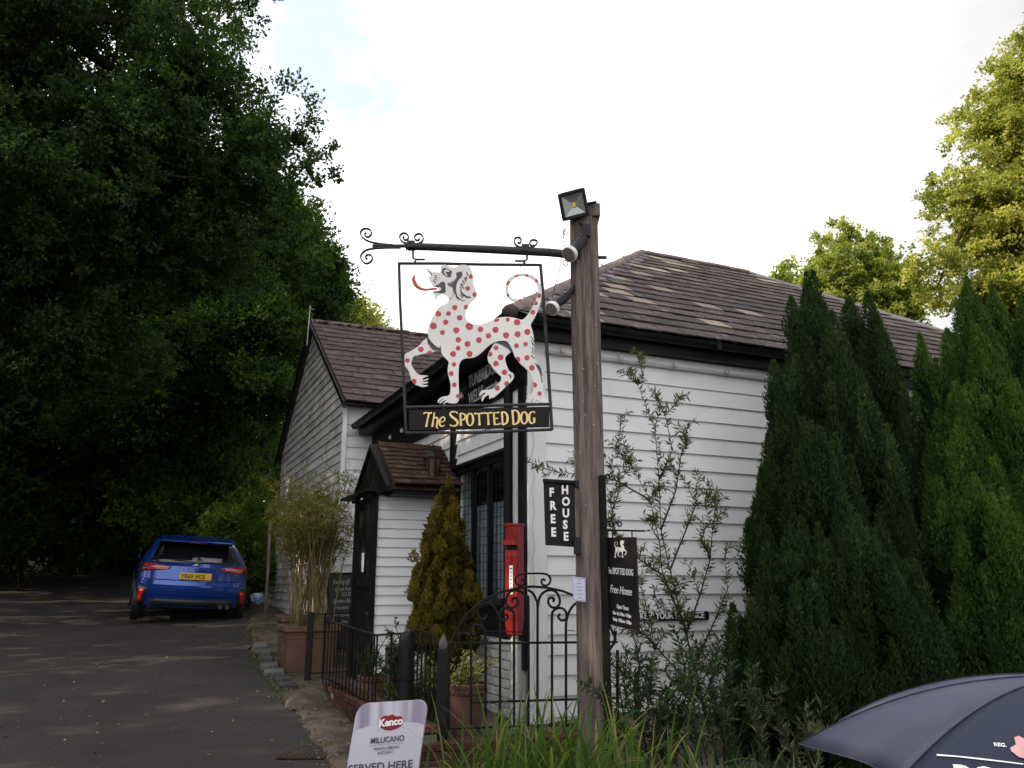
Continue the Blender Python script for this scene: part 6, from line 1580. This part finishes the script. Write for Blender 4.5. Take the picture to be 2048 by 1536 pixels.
# ---------------------------------------------------------------- potted and bed plants
def twigplant(nm,label,cat,stems,mt,L,Wd,nleaf,ang=.5,grp=None,wood='bark',r0=.012,six=False,tone=(.4,.2),tuft=None):
    """stems: lists of points; leaves in pairs along them"""
    b=Vector(stems[0][0]); t=thing(nm,label,cat,grp,loc=b)
    m=MB();Ps=[];Ds=[];Ns=[]
    lens=[sum((Vector(s[i+1])-Vector(s[i])).length for i in range(len(s)-1)) for s in stems]; tot=sum(lens)
    for s,l in zip(stems,lens):
        s=[Vector(p) for p in s]; rr=min(r0,.003+l*.009); k=len(s); m.tube(s,[rr*(1-.8*i/(k-1)) for i in range(k)],5)
        n=max(2,int(nleaf*l/tot)) 
        for i in range(n):
            u=random.random()**.8; f=u*(k-1); a=int(min(f,k-2)); p=s[a].lerp(s[a+1],f-a); d=(s[a+1]-s[a]).normalized()
            side=Vector((random.gauss(0,1),random.gauss(0,1),random.gauss(0,1))); side=(side-d*side.dot(d)).normalized()
            Ps.append(p); Ds.append(d*(1-ang)+side*ang*1.3); Ns.append(side*.3+Vector((random.gauss(0,.6),random.gauss(0,.6),.7)))
    m.build('stems',M[wood],t,True)
    n=len(Ps); tn=np.clip(rng.normal(tone[0],tone[1],n),0,1)
    leaves('foliage',np.array(Ps),np.array(Ds),np.array(Ns),L*rng.uniform(.6,1.2,n),Wd*rng.uniform(.7,1.2,n),mt,t,tn,six=six,fold=.12); return t
def shoots(p,d,l,depth,out,spread=.5,grav=0):
    p=Vector(p); d=Vector(d).normalized(); pts=[p]; n=5
    for i in range(n):
        d=(d+Vector((random.gauss(0,.12),random.gauss(0,.12),random.gauss(0,.06)-grav))).normalized(); p=p+d*l/n; pts.append(p)
        if depth and i>=1 and random.random()<.75:
            s=Vector((random.gauss(0,1),random.gauss(0,1),random.gauss(.2,.5))).normalized(); shoots(p,d*(1-spread)+s*spread,l*random.uniform(.35,.6),depth-1,out,spread,grav)
    out.append(pts)
random.seed(11)
# olive
def pxst(pts,Y,dy=0): return [at(px,py,Y+dy*i/len(pts)) for i,(px,py) in enumerate(pts)]
om=[]
YO=6.35
mains=[[(1428,1470),(1405,1400),(1390,1330),(1372,1270),(1352,1190),(1340,1140),(1322,1060),(1318,960),(1310,860),(1276,770),(1285,755)],
 [(1420,1470),(1385,1330),(1370,1250),(1345,1200),(1325,1150),(1318,1080),(1300,1000),(1262,930),(1240,860)],
 [(1400,1400),(1345,1330),(1290,1270),(1250,1200),(1210,1150),(1180,1080)],
 [(1372,1270),(1400,1190),(1420,1120),(1425,1060),(1412,1020)],
 [(1390,1330),(1430,1240),(1455,1180),(1450,1120)],
 [(1322,1060),(1352,980),(1362,910),(1370,880)],
 [(1340,1140),(1372,1060),(1392,1010),(1370,960)],
 [(1318,960),(1345,900),(1330,830)],
 [(1250,1200),(1225,1100),(1225,1020),(1235,960)],
 [(1325,1150),(1280,1120),(1240,1080)],
 [(1300,1000),(1230,960),(1165,948),(1120,945)],
 [(1405,1400),(1450,1300),(1490,1250),(1510,1230)],
 [(1300,1440),(1290,1360),(1310,1300),(1300,1240)],[(1300,1440),(1330,1380),(1380,1350)],[(1250,1450),(1240,1380),(1220,1320)],[(1420,1440),(1470,1380),(1500,1350)],[(1380,1460),(1340,1400),(1270,1370)],[(1440,1470),(1480,1440),(1510,1400)],[(1350,1470),(1330,1420),(1350,1380),(1400,1360)],[(1290,1480),(1260,1420),(1290,1390)],[(1400,1470),(1430,1400),(1420,1360)],[(1330,1470),(1300,1400),(1250,1350)]]
for i,s in enumerate(mains):
    y0=YO+random.uniform(-.12,.12) if i>1 else YO; st=[at(a,b,YO+(y0-YO)*j/len(s)) for j,(a,b) in enumerate(s)]; om.append(st)
    for k in range(1,len(st)):
        for _ in range(2 if k>1 else 1):
            if random.random()<.8:
                d=(st[k]-st[k-1]).normalized(); sd_=Vector((random.gauss(0,1),random.gauss(0,.5),random.gauss(.5,.5))).normalized(); o_=[]
                shoots(st[k],d*.5+sd_*.6,random.uniform(.12,.26),1,o_,.5); om+=o_
twigplant('olive_bush','tall loose olive bush with narrow grey-green leaves against the white clapboards','shrub',om,M['olive'],.062,.013,6800,ang=.58,tone=(.42,.24),six=False,r0=.0075)
# oleander-like bush lower right of the olive
om=[]
for i in range(9):
    o_=[]; c=at(random.uniform(1520,1660),1560,5.6+random.uniform(-.2,.2)); shoots(c,(random.gauss(0,.35),random.gauss(0,.3),1),random.uniform(.25,.52),1,o_,.4,.03); om+=o_
twigplant('leafy_bush','loose green narrow-leaved bush in front of the dark conifers by the umbrella','shrub',om,M['olive'],.075,.018,800,ang=.45,tone=(.35,.22),r0=.008)
om=[]
for i in range(26):
    o_=[]; c=at(random.uniform(1260,1500),1530,5.5+random.uniform(-.2,.3)); shoots(c,(random.gauss(0,.4),random.gauss(0,.3),1),random.uniform(.3,.62),1,o_,.4,.01); om+=o_
twigplant('leafy_bush','tangled low dark green shrub between the grass clump and the olive','shrub',om,M['darkleaf'],.065,.016,2400,ang=.5,tone=(.3,.25),r0=.008)
# bamboo
def bamboo(label,c,h,n,sprd,lean=(0,0),leaf=2600,lo=.45,L=.11):
    st=[];tw=[]
    for i in range(n):
        b=Vector(c)+Vector((random.uniform(-.2,.2),random.uniform(-.2,.2),0)); hh=h*random.uniform(.6,1.05); d=Vector((random.gauss(lean[0],sprd),random.gauss(lean[1],sprd),1)); pts=[b+Vector((d.x*t*hh*(.4+.6*t),d.y*t*hh*(.4+.6*t),t*hh*(1-.06*t))) for t in (0,.2,.4,.6,.8,.92,1)]
        st.append(pts)
        for _ in range(9):
            u=random.uniform(lo,1); f=u*6; a=int(min(f,5)); p=pts[a].lerp(pts[a+1],f-a); o_=[]; shoots(p,(random.gauss(0,.8),random.gauss(0,.8),.5),random.uniform(.12,.30),0,o_,.4,.04); tw+=o_
    t=twigplant('bamboo',label,'plant',tw,M['bamboo'],L,.014,leaf,ang=.5,wood='cane',r0=.002,tone=(.45,.22),grp='bamboo in terracotta planters')
    m=MB()
    for p in st: m.tube(p,[.008,.0075,.007,.006,.004,.003,.0015],6)
    m.build('canes',M['cane'],t,True); return t
random.seed(5)
bamboo('yellow-green bamboo growing from the large square planter, dense at the top',P1+Vector((0,0,.45)),1.78,46,.135,leaf=4000,lo=.5)
bamboo('darker bamboo leaning left from the planter behind',P2+Vector((0,0,.5)),2.0,18,.20,(-.10,0),leaf=2400,lo=.35)
bamboo('few thin bamboo shoots reaching right in front of the wing clapboards',P1+Vector((.15,.1,.45)),1.55,7,.10,(.20,0),leaf=500,lo=.4,L=.10)
# plants in the round pots and behind the railing
def potplant(nm,label,c,r,h,mt,n,L,Wd,tone=(.5,.25),grp=None):
    st=[]
    for i in range(n):
        o_=[]; shoots(Vector(c)+Vector((random.uniform(-r,r)*.5,random.uniform(-r,r)*.5,0)),(random.gauss(0,.5)*r/h*1.6,random.gauss(0,.5)*r/h*1.6,1),h*random.uniform(.6,1),1,o_,.5); st+=o_
    twigplant(nm,label,'plant',st,mt,L,Wd,n*45,ang=.55,tone=tone,r0=.005,grp=grp)
potplant('variegated_shrub','cream and green variegated shrub spilling from the roped pot behind the gate',potA+Vector((0,0,max(.3,hp)*.9)),.16,.24,M['varieg'],20,.034,.017)
potplant('variegated_shrub','paler variegated shrub left of the roped pot',at(862,1395,6.95),.13,.34,M['varieg'],14,.034,.017,(.3,.25))
potplant('small_shrub','small dark leafy shrub left of the rounded black post',at(792,1390,7.6),.16,.52,M['darkleaf'],18,.045,.022)
potplant('small_shrub','low green shrub in the pot below the porch clapboards',potB+Vector((0,0,.25)),.14,.22,M['hedge'],12,.04,.02,(.25,.15))
potplant('ivy','low green plants growing at the foot of the wall behind the railings',at(840,1420,7.3),.32,.28,M['hedge'],26,.04,.025,(.2,.15))
# long strappy grass in front
def strap(name,label,c,n,h,w,sprd,R0,mt,tone=(.45,.2)):
    c=Vector(c); t=thing(name,label,'plant',loc=(c.x,c.y,zt(0,c.y)))
    V_=[];F_=[];T_=[]; K=8
    for i in range(n):
        a=random.uniform(0,2*PI); b=c+Vector((random.gauss(0,R0[0]),random.gauss(0,R0[1]),0)); b.z=zt(0,b.y)-.02
        az=random.uniform(0,2*PI); ln=h*random.uniform(.6,1.15); lean=abs(random.gauss(.25,sprd)); bend=random.uniform(.3,1.6)
        dx,dy=math.cos(az),math.sin(az); tw=Vector((-dy,dx,0)); p=b.copy(); ang=lean*.4; k0=len(V_); ww=w*random.uniform(.6,1.2); tn=min(1,max(0,random.gauss(*tone)))
        for j in range(K+1):
            u=j/K; wd=ww*(1-u**2.2)*(.55+.9*min(u*3,1)*.5)
            V_+= [tuple(p-tw*wd/2),tuple(p+tw*wd/2+Vector((0,0,wd*.25)))]; T_+= [min(1,tn+.25*u*u)]*2
            ang+= (bend/K)*(.35+1.3*u); p=p+Vector((dx*math.sin(ang),dy*math.sin(ang),math.cos(ang)))*ln/K
        for j in range(K): q=k0+2*j; F_.append((q,q+1,q+3,q+2))
    off=t.location; o=mesh('blades',[Vector(v_)-off for v_ in V_],F_,mt,t,True)
    at_=o.data.attributes.new('tone','FLOAT','POINT'); at_.data.foreach_set('value',T_); return t
random.seed(21)
def gp_(px,Y): p=at(px,1400,Y); p.z=zt(0,Y); return p
strap('strap_leaf_clump','clump of long bright green strap leaves at the foot of the gate',gp_(1050,4.75),140,.76,.026,.22,(.20,.16),M['blade'])
strap('strap_leaf_clump','long arching green strap leaves in front of the wooden post',gp_(1190,4.6),140,.76,.028,.26,(.22,.16),M['blade'])
strap('strap_leaf_clump','thinner yellowing strap leaves spreading right below the olive bush',gp_(1310,4.7),80,.55,.020,.3,(.28,.16),M['blade'],(.5,.25))
strap('strap_leaf_clump','few outlying blades of grass left of the gate post foot',gp_(955,4.7),34,.55,.012,.4,(.10,.12),M['blade'],(.6,.2))
strap('strap_leaf_clump','dark grassy tuft in the shade below the dark conifers',gp_(1480,5.0),120,.42,.016,.3,(.22,.16),M['darkleaf'],(.5,.2))
# fallen leaves and grit
P_=[];Dd=[]
for i in range(2400):
    y=random.uniform(3.5,16); x=random.uniform(road_left(y),road_edge(y)) if random.random()<.6 else road_edge(y)+abs(random.gauss(0,.22))-.08
    P_.append((x,y,zt(x,y)+.040)); a=random.uniform(0,2*PI); Dd.append((math.cos(a),math.sin(a),random.uniform(0,.4)))
o=leaves('fallen_leaves',np.array(P_),np.array(Dd),np.array([(0,0,1)]*len(P_))+rng.normal(size=(len(P_),3))*.2,rng.uniform(.012,.045,len(P_)),rng.uniform(.008,.025,len(P_)),M['litter']); tag(o,kind='stuff')
P_=[];Dd=[]
for i in range(2600):
    y=random.uniform(4,13); x=road_edge(y)+random.choice([random.gauss(.0,.07),random.gauss(.5,.4)])
    if math.sin(y*3.1)+math.sin(y*1.3+2)<.1: continue
    P_.append((x,y,zt(x,y)+.02)); Dd.append((random.gauss(0,.6),random.gauss(0,.6),1))
o=leaves('verge_weeds',np.array(P_),np.array(Dd),rnd(len(P_)),rng.uniform(.02,.06,len(P_)),rng.uniform(.006,.012,len(P_)),M['hedge'],tone=rng.uniform(.3,.9,len(P_))); tag(o,kind='stuff')
dg=G(600,1520); dr_=thing('drain_cover','rusty square drain cover set in the lane beside the coffee sign','drain cover',loc=dg)
m=MB(); m.box(dg+Vector((-.16,-.06,.02)),(.34,0,0),(0,.16,0),(0,0,.012)); 
for k in range(10): m.box(dg+Vector((-.145+.032*k,-.045,.033)),(.014,0,0),(0,.13,0),(0,0,.006))
m.build('grating',mat('rusty_iron',(.055,.030,.018),(.03,.02,.015),.9,30),dr_)

print('TRIS',sum(len(o.data.polygons) for o in bpy.data.objects if o.type=='MESH' ))
